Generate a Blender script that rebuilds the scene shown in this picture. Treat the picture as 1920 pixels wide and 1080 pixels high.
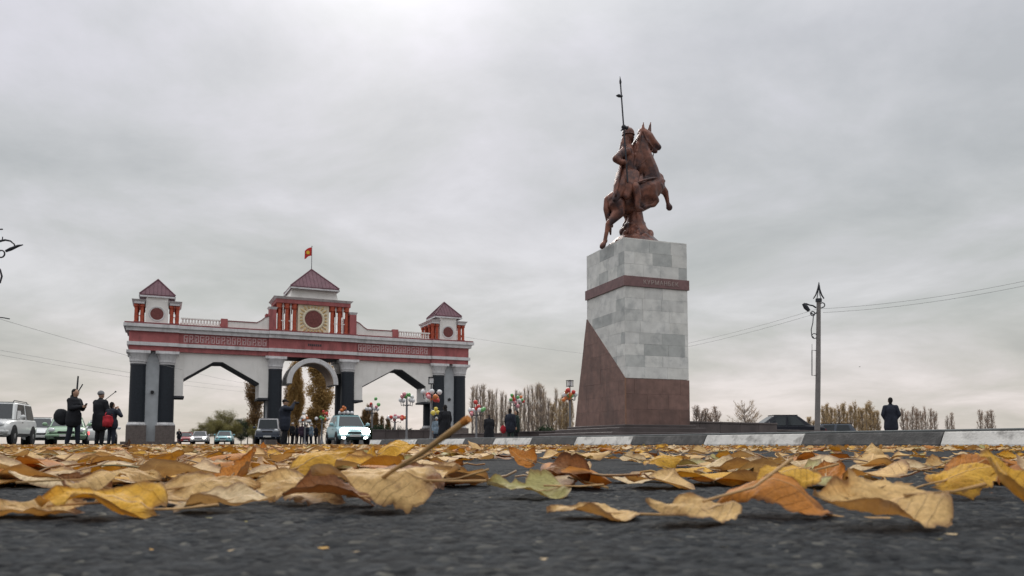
import bpy, bmesh, math, random
import numpy as np
from mathutils import Vector, Matrix, Euler

for o in list(bpy.data.objects):
    bpy.data.objects.remove(o)
SC = bpy.context.scene
COL = SC.collection
PI = math.pi
R = math.radians
random.seed(7)

# ------------------------------------------------------------------ camera
CAM_H = 0.057
PITCH = R(4.0)
F = 1450.0                       # focal length in pixels of the 1920-wide photograph
HORIZON = 832.0
Y0 = HORIZON - F * math.tan(PITCH)
cam_d = bpy.data.cameras.new('camera')
cam = bpy.data.objects.new('camera', cam_d)
COL.objects.link(cam)
cam.location = (0, 0, CAM_H)
cam.rotation_euler = (R(90) + PITCH, 0, 0)
cam_d.sensor_width = 36.0
cam_d.lens = F / 1920 * 36.0
cam_d.shift_y = (Y0 - 540) / 1920.0
cam_d.clip_start = 0.02
cam_d.clip_end = 4000
cam_d.dof.use_dof = True
cam_d.dof.focus_distance = 4.0
cam_d.dof.aperture_fstop = 15.0
SC.camera = cam
SC.render.resolution_x = 1024
SC.render.resolution_y = 576

# ------------------------------------------------------------------ world: overcast sky
SUN_AZ = R(-10.0)                # from +Y towards +X
SUN_EL = R(33.0)
sun_dir = Vector((math.sin(SUN_AZ) * math.cos(SUN_EL), math.cos(SUN_AZ) * math.cos(SUN_EL), math.sin(SUN_EL)))
W = bpy.data.worlds.new('World')
SC.world = W
W.use_nodes = True
nt = W.node_tree
nt.nodes.clear()
def N(tree, kind, **kw):
    n = tree.nodes.new(kind)
    for k, v in kw.items():
        setattr(n, k, v)
    return n
def mathn(tree, op, a, b=None, clamp=False):
    n = tree.nodes.new('ShaderNodeMath'); n.operation = op; n.use_clamp = clamp
    for i, v in enumerate((a, b)):
        if v is None: continue
        if isinstance(v, (int, float)): n.inputs[i].default_value = v
        else: tree.links.new(v, n.inputs[i])
    return n.outputs[0]
def ramp(tree, fac, stops, interp='LINEAR'):
    n = tree.nodes.new('ShaderNodeValToRGB'); n.color_ramp.interpolation = interp
    el = n.color_ramp.elements
    while len(el) > 1: el.remove(el[-1])
    el[0].position = stops[0][0]; el[0].color = (*stops[0][1], 1)
    for p, c in stops[1:]:
        e = el.new(p); e.color = (*c, 1)
    tree.links.new(fac, n.inputs[0])
    return n.outputs[0]
def mixc(tree, mode, fac, a, b):
    n = tree.nodes.new('ShaderNodeMix'); n.data_type = 'RGBA'; n.blend_type = mode
    for s, v in ((n.inputs[0], fac), (n.inputs[6], a), (n.inputs[7], b)):
        if isinstance(v, (int, float)): s.default_value = v
        elif isinstance(v, tuple): s.default_value = (*v, 1) if len(v) == 3 else v
        else: tree.links.new(v, s)
    return n.outputs[2]
tc = N(nt, 'ShaderNodeTexCoord')
sep = N(nt, 'ShaderNodeSeparateXYZ'); nt.links.new(tc.outputs['Generated'], sep.inputs[0])
zc = mathn(nt, 'MAXIMUM', sep.outputs[2], 0.0)
den = mathn(nt, 'ADD', zc, 0.20)
px_ = mathn(nt, 'DIVIDE', sep.outputs[0], den)
py_ = mathn(nt, 'DIVIDE', sep.outputs[1], den)
comb = N(nt, 'ShaderNodeCombineXYZ')
nt.links.new(px_, comb.inputs[0]); nt.links.new(py_, comb.inputs[1])
base = ramp(nt, zc, [(0.0, (0.68, 0.62, 0.57)), (0.07, (0.65, 0.61, 0.575)), (0.16, (0.555, 0.56, 0.545)),
                     (0.30, (0.545, 0.55, 0.565)), (0.46, (0.565, 0.562, 0.598)), (0.62, (0.74, 0.74, 0.76)), (1.0, (1.0, 1.0, 1.0))])
lift = mathn(nt, 'ADD', 1.0, mathn(nt, 'MULTIPLY', mathn(nt, 'POWER', zc, 2.0), 1.1))
vm = N(nt, 'ShaderNodeVectorMath', operation='SCALE'); nt.links.new(base, vm.inputs[0]); nt.links.new(lift, vm.inputs['Scale'])
n1 = N(nt, 'ShaderNodeTexNoise'); n1.inputs['Scale'].default_value = 1.3; n1.inputs['Detail'].default_value = 7
n1.inputs['Roughness'].default_value = 0.58; n1.inputs['Distortion'].default_value = 0.25
mp = N(nt, 'ShaderNodeMapping'); mp.inputs['Location'].default_value = (3.1, 1.7, 0.4)
nt.links.new(comb.outputs[0], mp.inputs[0]); nt.links.new(mp.outputs[0], n1.inputs['Vector'])
cl = ramp(nt, n1.outputs['Fac'], [(0.33, (0.78, 0.805, 0.80)), (0.45, (0.92, 0.935, 0.93)), (0.55, (1.045, 1.04, 1.065)), (0.66, (1.22, 1.205, 1.25))])
sky1 = mixc(nt, 'MULTIPLY', 1.0, vm.outputs[0], cl)
dot = N(nt, 'ShaderNodeVectorMath', operation='DOT_PRODUCT'); nt.links.new(tc.outputs['Generated'], dot.inputs[0])
dot.inputs[1].default_value = sun_dir
dpos = mathn(nt, 'MAXIMUM', dot.outputs['Value'], 0.0)
glow = mathn(nt, 'ADD', mathn(nt, 'MULTIPLY', mathn(nt, 'POWER', dpos, 160.0), 0.17), mathn(nt, 'MULTIPLY', mathn(nt, 'POWER', dpos, 30.0), 0.05))
gcol = N(nt, 'ShaderNodeCombineXYZ')
for i in range(3): nt.links.new(glow, gcol.inputs[i])
sky2 = mixc(nt, 'ADD', 1.0, sky1, gcol.outputs[0])
nish = N(nt, 'ShaderNodeTexSky'); nish.sky_type = 'NISHITA'; nish.sun_disc = False
nish.sun_elevation = SUN_EL; nish.sun_rotation = SUN_AZ
nsc = N(nt, 'ShaderNodeVectorMath', operation='SCALE'); nt.links.new(nish.outputs[0], nsc.inputs[0]); nsc.inputs['Scale'].default_value = 0.10
sky3 = mixc(nt, 'MIX', 0.05, sky2, nsc.outputs[0])
bg = N(nt, 'ShaderNodeBackground'); nt.links.new(sky3, bg.inputs[0]); bg.inputs[1].default_value = 1.0
wo = N(nt, 'ShaderNodeOutputWorld'); nt.links.new(bg.outputs[0], wo.inputs[0])

# ------------------------------------------------------------------ sun behind the cloud
sl = bpy.data.lights.new('sun', 'SUN'); sl.energy = 1.15; sl.angle = R(16); sl.color = (1.0, 0.95, 0.88)
sun = bpy.data.objects.new('sun', sl); COL.objects.link(sun)
sun.rotation_euler = sun_dir.to_track_quat('Z', 'Y').to_euler()
sun.location = (0, 0, 60)

SC.view_settings.view_transform = 'Standard'
SC.view_settings.look = 'None'
SC.view_settings.exposure = 0.0
SC.view_settings.gamma = 1.0

# ------------------------------------------------------------------ helpers
def at(x, y, Y):
    """the point at depth Y that shows at pixel (x, y) of the 1920x1080 photograph"""
    xc = (x - 960) / F; yc = (Y0 - y) / F
    dY = math.cos(PITCH) - yc * math.sin(PITCH); dZ = math.sin(PITCH) + yc * math.cos(PITCH)
    s = Y / dY
    return Vector((xc * s, Y, CAM_H + dZ * s))
def xat(x, Y, z=0.0):
    """ground position for pixel column x at depth Y and height z"""
    s = Y * math.cos(PITCH) + (z - CAM_H) * math.sin(PITCH)
    return Vector(((x - 960) / F * s, Y, z))

def tag(o, label=None, cat=None, group=None, kind=None):
    if label: o['label'] = label
    if cat: o['category'] = cat
    if group: o['group'] = group
    if kind: o['kind'] = kind
    return o
def empty(name, loc=(0, 0, 0), rz=0.0, label=None, cat=None, group=None):
    o = bpy.data.objects.new(name, None); COL.objects.link(o)
    o.location = loc; o.rotation_euler = (0, 0, rz); o.empty_display_size = 0.2
    return tag(o, label, cat, group)
def link(name, me, parent=None, mat=None):
    o = bpy.data.objects.new(name, me); COL.objects.link(o)
    if parent: o.parent = parent
    if mat and not me.materials: me.materials.append(mat)
    return o
def kids(o):
    return [c for c in COL.objects if c.parent == o]
def copy_tree(o, parent=None):
    c = o.copy(); COL.objects.link(c); c.parent = parent
    for ch in list(o.children):
        copy_tree(ch, c)
    return c

class MB:
    def __init__(s):
        s.v = []; s.f = []
    def add(s, vs, fs, M=None):
        b = len(s.v)
        if M is not None: vs = [M @ Vector(p) for p in vs]
        s.v.extend([tuple(p) for p in vs]); s.f.extend([tuple(i + b for i in q) for q in fs])
        return s
    def box(s, x0, x1, y0, y1, z0, z1, M=None):
        vs = [(x0, y0, z0), (x1, y0, z0), (x1, y1, z0), (x0, y1, z0), (x0, y0, z1), (x1, y0, z1), (x1, y1, z1), (x0, y1, z1)]
        return s.add(vs, [(0, 3, 2, 1), (4, 5, 6, 7), (0, 1, 5, 4), (1, 2, 6, 5), (2, 3, 7, 6), (3, 0, 4, 7)], M)
    def frustum(s, c, z0, z1, a0, b0, a1, b1, M=None):
        x, y = c
        vs = [(x - a0, y - b0, z0), (x + a0, y - b0, z0), (x + a0, y + b0, z0), (x - a0, y + b0, z0),
              (x - a1, y - b1, z1), (x + a1, y - b1, z1), (x + a1, y + b1, z1), (x - a1, y + b1, z1)]
        return s.add(vs, [(0, 3, 2, 1), (4, 5, 6, 7), (0, 1, 5, 4), (1, 2, 6, 5), (2, 3, 7, 6), (3, 0, 4, 7)], M)
    def prism(s, poly, d0, d1, f, M=None):
        """poly: 2-D loop (counter-clockwise as seen from d0); f(a, b, d) -> 3-D point"""
        n = len(poly)
        vs = [f(a, b, d0) for a, b in poly] + [f(a, b, d1) for a, b in poly]
        fs = [tuple(range(n)), tuple(range(2 * n - 1, n - 1, -1))]
        for i in range(n):
            j = (i + 1) % n
            fs.append((i, i + n, j + n, j))
        return s.add(vs, fs, M)
    def tube(s, pts, rad, n=8, caps=True, M=None):
        pts = [Vector(p) for p in pts]
        if isinstance(rad, (int, float)): rad = [rad] * len(pts)
        vs, fs = [], []
        up = None
        for i, p in enumerate(pts):
            t = (pts[min(i + 1, len(pts) - 1)] - pts[max(i - 1, 0)])
            if t.length < 1e-9: t = Vector((0, 0, 1))
            t.normalize()
            if up is None:
                a = Vector((0, 0, 1)) if abs(t.z) < 0.9 else Vector((1, 0, 0))
                up = t.cross(a).normalized()
            else:
                up = (up - t * up.dot(t))
                if up.length < 1e-6: up = t.orthogonal()
                up.normalize()
            w = t.cross(up)
            for k in range(n):
                an = 2 * PI * k / n
                vs.append(p + (up * math.cos(an) + w * math.sin(an)) * rad[i])
        for i in range(len(pts) - 1):
            for k in range(n):
                a = i * n + k; b = i * n + (k + 1) % n
                fs.append((a, b, b + n, a + n))
        if caps:
            fs.append(tuple(range(n - 1, -1, -1))); m = (len(pts) - 1) * n
            fs.append(tuple(range(m, m + n)))
        return s.add(vs, fs, M)
    def lathe(s, prof, n=16, c=(0, 0, 0), M=None, caps=True):
        vs, fs = [], []
        for r, z in prof:
            for k in range(n):
                an = 2 * PI * k / n
                vs.append((c[0] + r * math.cos(an), c[1] + r * math.sin(an), c[2] + z))
        for i in range(len(prof) - 1):
            for k in range(n):
                a = i * n + k; b = i * n + (k + 1) % n
                fs.append((a, b, b + n, a + n))
        if caps:
            fs.append(tuple(range(n - 1, -1, -1))); m = (len(prof) - 1) * n
            fs.append(tuple(range(m, m + n)))
        return s.add(vs, fs, M)
    def ell(s, c, r, n=12, m=8, rot=None):
        if isinstance(r, (int, float)): r = (r, r, r)
        c = Vector(c); vs = []; fs = []
        for i in range(m + 1):
            th = PI * i / m
            for k in range(n):
                ph = 2 * PI * k / n
                p = Vector((r[0] * math.sin(th) * math.cos(ph), r[1] * math.sin(th) * math.sin(ph), r[2] * math.cos(th)))
                if rot: p = rot @ p
                vs.append(c + p)
        for i in range(m):
            for k in range(n):
                a = i * n + k; b = i * n + (k + 1) % n
                fs.append((a, a + n, b + n, b))
        return s.add(vs, fs)
    def cone(s, a, ra, b, rb, n=10):
        """a round cone: a tapered capsule from a to b"""
        a = Vector(a); b = Vector(b); d = b - a
        if d.length < 1e-6: return s.ell(a, max(ra, rb), n, 6)
        t = d.normalized()
        pts = [a - t * ra * 0.98, a - t * ra * 0.7, a, b, b + t * rb * 0.7, b + t * rb * 0.98]
        return s.tube(pts, [ra * 0.18, ra * 0.71, ra, rb, rb * 0.71, rb * 0.18], n)
    def chain(s, pts, rad, n=10):
        for i in range(len(pts) - 1): s.cone(pts[i], rad[i], pts[i + 1], rad[i + 1], n)
        return s
    def mesh(s, name, smooth=None):
        me = bpy.data.meshes.new(name); me.from_pydata(s.v, [], s.f); me.update()
        if smooth is not None:
            me.polygons.foreach_set('use_smooth', [True] * len(me.polygons))
            me.set_sharp_from_angle(angle=R(smooth))
        return me
    def build(s, name, mat, parent=None, smooth=None, label=None):
        o = link(name, s.mesh(name, smooth), parent, mat)
        if label: o['label'] = label
        return o

def organic(name, mb, voxel, mat, parent=None, smooth=4, label=None):
    """melt the overlapping shapes of mb into one continuous skin"""
    me = mb.mesh(name + '_raw'); ob = bpy.data.objects.new(name + '_raw', me); COL.objects.link(ob)
    m = ob.modifiers.new('r', 'REMESH'); m.mode = 'VOXEL'; m.voxel_size = voxel
    if smooth:
        q = ob.modifiers.new('s', 'SMOOTH'); q.factor = 0.5; q.iterations = smooth
    dg = bpy.context.evaluated_depsgraph_get()
    out = bpy.data.meshes.new_from_object(ob.evaluated_get(dg))
    bpy.data.objects.remove(ob); bpy.data.meshes.remove(me)
    out.name = name; out.materials.clear(); out.materials.append(mat)
    out.polygons.foreach_set('use_smooth', [True] * len(out.polygons))
    o = bpy.data.objects.new(name, out); COL.objects.link(o)
    if parent: o.parent = parent
    if label: o['label'] = label
    return o

def bevel_box_mesh(name, x0, x1, y0, y1, z0, z1, bev):
    bm = bmesh.new(); mb = MB().box(x0, x1, y0, y1, z0, z1)
    vs = [bm.verts.new(p) for p in mb.v]
    for f in mb.f: bm.faces.new([vs[i] for i in f])
    bmesh.ops.bevel(bm, geom=bm.edges[:], offset=bev, segments=1, affect='EDGES', profile=0.5)
    me = bpy.data.meshes.new(name); bm.to_mesh(me); bm.free(); return me

# ------------------------------------------------------------------ materials
def mat(name, col, rough=0.7, metal=0.0, noise=0.12, scale=6.0, bump=0.0, bscale=40.0, rand=0.0, spec=0.4, detail=4, dirt_shade=None, streak=1.0, grey=False):
    m = bpy.data.materials.new(name); m.use_nodes = True; t = m.node_tree
    b = t.nodes['Principled BSDF']
    b.inputs['Roughness'].default_value = rough; b.inputs['Metallic'].default_value = metal
    b.inputs['Specular IOR Level'].default_value = spec
    tcn = N(t, 'ShaderNodeTexCoord')
    c = tuple(col)
    lo = tuple(max(0, v * (1 - noise)) for v in c); hi = tuple(min(1, v * (1 + noise)) for v in c)
    nz = N(t, 'ShaderNodeTexNoise'); nz.inputs['Scale'].default_value = scale; nz.inputs['Detail'].default_value = detail
    t.links.new(tcn.outputs['Object'], nz.inputs['Vector'])
    out = ramp(t, nz.outputs['Fac'], [(0.3, lo), (0.7, hi)])
    if dirt_shade:
        dz = N(t, 'ShaderNodeTexNoise'); dz.inputs['Scale'].default_value = dirt_shade[1]; dz.inputs['Detail'].default_value = 7
        dz.inputs['Roughness'].default_value = 0.65
        mpd = N(t, 'ShaderNodeMapping'); mpd.inputs['Scale'].default_value = (1, 1, streak); t.links.new(tcn.outputs['Object'], mpd.inputs[0]); t.links.new(mpd.outputs[0], dz.inputs['Vector'])
        fa = ramp(t, dz.outputs['Fac'], [(dirt_shade[2], (0, 0, 0)), (dirt_shade[2] + 0.16, (dirt_shade[3],) * 3)])
        out = mixc(t, 'MIX', fa, out, dirt_shade[0])
    if rand:
        oi = N(t, 'ShaderNodeObjectInfo')
        v = mathn(t, 'ADD', mathn(t, 'MULTIPLY', oi.outputs['Random'], 2 * rand), 1 - rand)
        s = N(t, 'ShaderNodeVectorMath', operation='SCALE'); t.links.new(out, s.inputs[0]); t.links.new(v, s.inputs['Scale'])
        out = s.outputs[0]
    if grey:
        oj = N(t, 'ShaderNodeObjectInfo'); wn = N(t, 'ShaderNodeTexWhiteNoise'); wn.noise_dimensions = '1D'; t.links.new(oj.outputs['Random'], wn.inputs['W'])
        out = mixc(t, 'MULTIPLY', 1.0, out, ramp(t, wn.outputs['Value'], [(0.0, (0.60, 0.62, 0.63)), (0.15, (0.74, 0.76, 0.76)), (0.27, (0.96, 0.96, 0.96)), (1.0, (1.04, 1.035, 1.02))]))
    t.links.new(out, b.inputs['Base Color'])
    if bump:
        bz = N(t, 'ShaderNodeTexNoise'); bz.inputs['Scale'].default_value = bscale; bz.inputs['Detail'].default_value = 5
        t.links.new(tcn.outputs['Object'], bz.inputs['Vector'])
        bp = N(t, 'ShaderNodeBump'); bp.inputs['Strength'].default_value = bump; bp.inputs['Distance'].default_value = 0.02
        t.links.new(bz.outputs['Fac'], bp.inputs['Height']); t.links.new(bp.outputs[0], b.inputs['Normal'])
    return m
def emit(name, col, strength):
    m = bpy.data.materials.new(name); m.use_nodes = True; t = m.node_tree
    b = t.nodes['Principled BSDF']; b.inputs['Base Color'].default_value = (*col, 1)
    b.inputs['Emission Color'].default_value = (*col, 1); b.inputs['Emission Strength'].default_value = strength
    return m
M = {}
M['plaster'] = mat('white_plaster', (0.83, 0.805, 0.77), 0.85, noise=0.05, scale=1.5, streak=0.22, dirt_shade=((0.58, 0.55, 0.51), 1.8, 0.53, 0.38), bump=0.15)
M['trim'] = mat('grey_trim', (0.66, 0.65, 0.655), 0.8, noise=0.08, scale=2.0, streak=0.25, dirt_shade=((0.38, 0.37, 0.37), 2.2, 0.5, 0.6))
M['red'] = mat('dark_red_paint', (0.40, 0.125, 0.125), 0.75, noise=0.16, scale=1.6, streak=0.25, dirt_shade=((0.22, 0.075, 0.075), 2.2, 0.48, 0.7))
M['redtrim'] = mat('dark_red_coping', (0.24, 0.075, 0.08), 0.75, noise=0.15, scale=3)
M['brick'] = mat('orange_red_colonette', (0.42, 0.085, 0.045), 0.7, noise=0.25, scale=5)
M['dkcol'] = mat('dark_granite_column', (0.018, 0.023, 0.031), 0.5, noise=0.3, scale=14, spec=0.3)
M['plinth'] = mat('brown_granite_plinth', (0.13, 0.105, 0.095), 0.5, noise=0.25, scale=9)
M['pier'] = mat('grey_pier', (0.43, 0.45, 0.47), 0.85, noise=0.1, scale=2)
M['roof'] = mat('purple_roof_sheet', (0.135, 0.058, 0.075), 0.6, noise=0.2, scale=2)
M['cream'] = mat('cream_panel', (0.74, 0.66, 0.50), 0.8, noise=0.12, scale=3)
M['ray'] = mat('ochre_relief', (0.64, 0.47, 0.24), 0.7, noise=0.2, scale=5)
M['medal'] = mat('maroon_medallion', (0.17, 0.05, 0.045), 0.6, noise=0.25, scale=8)
M['ornament'] = mat('pinkish_ornament', (0.60, 0.42, 0.42), 0.8, noise=0.12, scale=5)
M['barrel'] = mat('arch_lining', (0.30, 0.20, 0.14), 0.5, noise=0.3, scale=2)
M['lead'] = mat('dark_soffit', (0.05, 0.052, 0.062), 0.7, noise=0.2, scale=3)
M['flag'] = mat('red_flag_cloth', (0.55, 0.03, 0.03), 0.8, noise=0.1)
M['yellow'] = mat('yellow_cloth', (0.75, 0.50, 0.05), 0.8, noise=0.05)
M['metal'] = mat('grey_metal', (0.20, 0.20, 0.21), 0.45, 0.6, noise=0.15, scale=8)
M['dkmetal'] = mat('dark_metal', (0.035, 0.037, 0.045), 0.5, 0.3, noise=0.2, scale=8)
M['concrete'] = mat('pole_concrete', (0.20, 0.185, 0.178), 0.9, noise=0.15, scale=4, bump=0.3)
M['marble'] = mat('grey_marble_slab', (0.66, 0.66, 0.635), 0.5, noise=0.12, scale=3.0, grey=True, rand=0.08, detail=8, dirt_shade=((0.40, 0.415, 0.41), 1.6, 0.50, 0.7), bump=0.1)
M['granite'] = mat('brown_granite_slab', (0.19, 0.112, 0.093), 0.42, noise=0.22, scale=3.5, rand=0.12, detail=8, dirt_shade=((0.10, 0.065, 0.058), 1.1, 0.5, 0.6), streak=0.5)
M['band'] = mat('maroon_granite_band', (0.18, 0.10, 0.098), 0.45, noise=0.2, scale=6)
M['mortar'] = mat('grey_joint', (0.45, 0.45, 0.44), 0.9)
M['gold'] = mat('pale_gilt_letters', (0.38, 0.31, 0.29), 0.5, noise=0.1)
M['bead'] = mat('ochre_corner_bead', (0.24, 0.13, 0.085), 0.5, noise=0.2)
M['bronze'] = mat('red_bronze', (0.165, 0.066, 0.044), 0.42, 0.3, noise=0.55, scale=2.4, detail=8, bump=0.6, bscale=6, dirt_shade=((0.032, 0.022, 0.027), 1.9, 0.45, 0.88))  # dark blotches and orange-brown mottling imitate shadows and highlights in the colour
M['terrace'] = mat('dark_terrace_granite', (0.085, 0.068, 0.066), 0.5, noise=0.25, scale=1.6, rand=0.15)
M['kerbwhite'] = mat('white_kerb_paint', (0.66, 0.64, 0.60), 0.8, noise=0.08, scale=4, rand=0.06, bump=0.4, bscale=25, dirt_shade=((0.28, 0.265, 0.245), 3.2, 0.50, 0.9))
M['kerbdark'] = mat('dark_kerb_paint', (0.07, 0.068, 0.066), 0.8, noise=0.3, scale=4, rand=0.12, bump=0.5, bscale=25, dirt_shade=((0.20, 0.19, 0.18), 3.2, 0.55, 0.6))
M['kerbtop'] = mat('grey_kerb_cap', (0.16, 0.17, 0.17), 0.85, noise=0.2, scale=5, bump=0.3)
M['paving'] = mat('grey_paving', (0.14, 0.13, 0.125), 0.85, noise=0.15, scale=2)
M['soil'] = mat('dry_field', (0.12, 0.10, 0.07), 0.95, noise=0.3, scale=0.05)
M['glass'] = mat('car_glass', (0.028, 0.034, 0.038), 0.12, noise=0.1, spec=0.35)
M['tyre'] = mat('tyre_rubber', (0.012, 0.012, 0.013), 0.85)
M['rim'] = mat('alloy_rim', (0.45, 0.45, 0.46), 0.35, 0.8)
M['blackplastic'] = mat('black_plastic', (0.016, 0.016, 0.018), 0.6)
M['lampglass'] = mat('headlamp_glass', (0.55, 0.57, 0.58), 0.15, spec=0.8)
M['lit'] = emit('lit_headlamp', (1.0, 0.98, 0.92), 24.0)
M['litdim'] = emit('lit_small_headlamp', (1.0, 0.97, 0.9), 5.0)
M['litred'] = emit('lit_tail_lamp', (1.0, 0.06, 0.06), 4.0)
M['plate'] = mat('number_plate', (0.6, 0.6, 0.58), 0.5)
for nme, c in dict(white=(0.68, 0.69, 0.68), green=(0.28, 0.42, 0.28), teal=(0.20, 0.42, 0.45), red=(0.30, 0.03, 0.03), silver=(0.45, 0.44, 0.45), navy=(0.03, 0.04, 0.06), black=(0.012, 0.013, 0.02), tealpale=(0.30, 0.50, 0.53)).items():
    M['car_' + nme] = mat('car_paint_' + nme, c, 0.25, 0.0, noise=0.04, scale=2, spec=0.6)
M['car_black'] = mat('car_paint_dusty_black', (0.010, 0.011, 0.018), 0.45, spec=0.2)
M['skin'] = mat('skin', (0.42, 0.25, 0.17), 0.6, noise=0.06)
for nme, c in dict(black=(0.013, 0.014, 0.018), navy=(0.018, 0.022, 0.035), grey=(0.20, 0.20, 0.21), brown=(0.045, 0.035, 0.03), darkgreen=(0.02, 0.035, 0.03), red=(0.38, 0.02, 0.03), white=(0.62, 0.62, 0.62), hair=(0.012, 0.010, 0.009), tan=(0.30, 0.24, 0.16), paleblue=(0.2, 0.26, 0.32), purple=(0.05, 0.03, 0.05)).items():
    M['c_' + nme] = mat('cloth_' + nme, c, 0.9, noise=0.25, scale=9, bump=0.2, bscale=30)
for nme, c in dict(red=(0.60, 0.07, 0.06), orange=(0.65, 0.20, 0.06), green=(0.14, 0.40, 0.13), white=(0.75, 0.75, 0.74), pink=(0.66, 0.28, 0.32), yellow=(0.70, 0.55, 0.10)).items():
    M['b_' + nme] = mat('balloon_' + nme, c, 0.3, noise=0.05)
M['globe'] = mat('milk_glass_globe', (0.75, 0.75, 0.76), 0.25)
M['bark'] = mat('grey_bark', (0.25, 0.21, 0.185), 0.95, noise=0.3, scale=8)
M['twig'] = mat('grey_twigs', (0.50, 0.40, 0.30), 0.95, noise=0.25, scale=0.6, rand=0.2)
M['twigpink'] = mat('pinkish_twigs', (0.46, 0.36, 0.29), 0.95, noise=0.25, scale=0.5, rand=0.2)
def foliage(name, c, tr=0.3):
    m = mat(name, c, 0.8, noise=0.35, scale=0.9, rand=0.15, spec=0.1)
    t = m.node_tree; b = t.nodes['Principled BSDF']; o = t.nodes['Material Output']
    tl = N(t, 'ShaderNodeBsdfTranslucent'); tl.inputs[0].default_value = (*c, 1)
    mx = N(t, 'ShaderNodeMixShader'); mx.inputs[0].default_value = tr
    t.links.new(b.outputs[0], mx.inputs[1]); t.links.new(tl.outputs[0], mx.inputs[2]); t.links.new(mx.outputs[0], o.inputs[0])
    return m
M['leafgold'] = foliage('golden_foliage', (0.42, 0.275, 0.11), 0.5)
M['leafyellow'] = foliage('dull_yellow_foliage', (0.46, 0.34, 0.19), 0.5)
M['leafgreen'] = foliage('olive_green_foliage', (0.21, 0.19, 0.075), 0.45)
M['leafdark'] = foliage('dark_green_foliage', (0.045, 0.065, 0.038), 0.35)
M['leafrust'] = foliage('rusty_foliage', (0.28, 0.18, 0.09), 0.45)
M['wire'] = mat('wire', (0.28, 0.28, 0.28), 0.7)
# ================================================================== ground, road, kerb, plaza
g = MB().box(-1500, 1500, -60, 2600, -1.0, -0.006).build('ground', M['soil']); tag(g, kind='structure')

def asphalt_material():
    m = bpy.data.materials.new('asphalt'); m.use_nodes = True; t = m.node_tree
    b = t.nodes['Principled BSDF']; b.inputs['Roughness'].default_value = 0.9; b.inputs['Specular IOR Level'].default_value = 0.15
    tcn = N(t, 'ShaderNodeTexCoord')
    def noise(sc, det=4, ro=0.55):
        n = N(t, 'ShaderNodeTexNoise'); n.inputs['Scale'].default_value = sc; n.inputs['Detail'].default_value = det; n.inputs['Roughness'].default_value = ro
        t.links.new(tcn.outputs['Object'], n.inputs['Vector']); return n.outputs['Fac']
    vo = N(t, 'ShaderNodeTexVoronoi'); vo.inputs['Scale'].default_value = 190; t.links.new(tcn.outputs['Object'], vo.inputs['Vector'])
    sepc = N(t, 'ShaderNodeSeparateColor'); t.links.new(vo.outputs['Color'], sepc.inputs[0])
    stone = ramp(t, sepc.outputs[0], [(0.0, (0.009, 0.010, 0.012)), (0.5, (0.021, 0.024, 0.027)), (0.88, (0.036, 0.038, 0.040)), (0.97, (0.055, 0.055, 0.052)), (1.0, (0.11, 0.105, 0.09))])
    big = ramp(t, noise(2.2, 5), [(0.3, (0.72, 0.74, 0.78)), (0.7, (1.22, 1.2, 1.16))])
    fine = ramp(t, noise(60, 4, 0.7), [(0.3, (0.5, 0.5, 0.5)), (0.7, (1.45, 1.45, 1.45))])
    c = mixc(t, 'MULTIPLY', 1.0, stone, big); c = mixc(t, 'MULTIPLY', 1.0, c, fine)
    t.links.new(c, b.inputs['Base Color'])
    bp = N(t, 'ShaderNodeBump'); bp.inputs['Strength'].default_value = 0.7; bp.inputs['Distance'].default_value = 0.003
    h = mathn(t, 'ADD', mathn(t, 'MULTIPLY', vo.outputs['Distance'], -1.0), noise(120, 3))
    t.links.new(h, bp.inputs['Height']); t.links.new(bp.outputs[0], b.inputs['Normal'])
    return m
M['asphalt'] = asphalt_material()
rd = MB(); rd.add([(-140, -40, 0), (60, -40, 0), (60, 160, 0), (-140, 160, 0)], [(0, 1, 2, 3)])
tag(rd.build('road', M['asphalt']), kind='structure')

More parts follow.
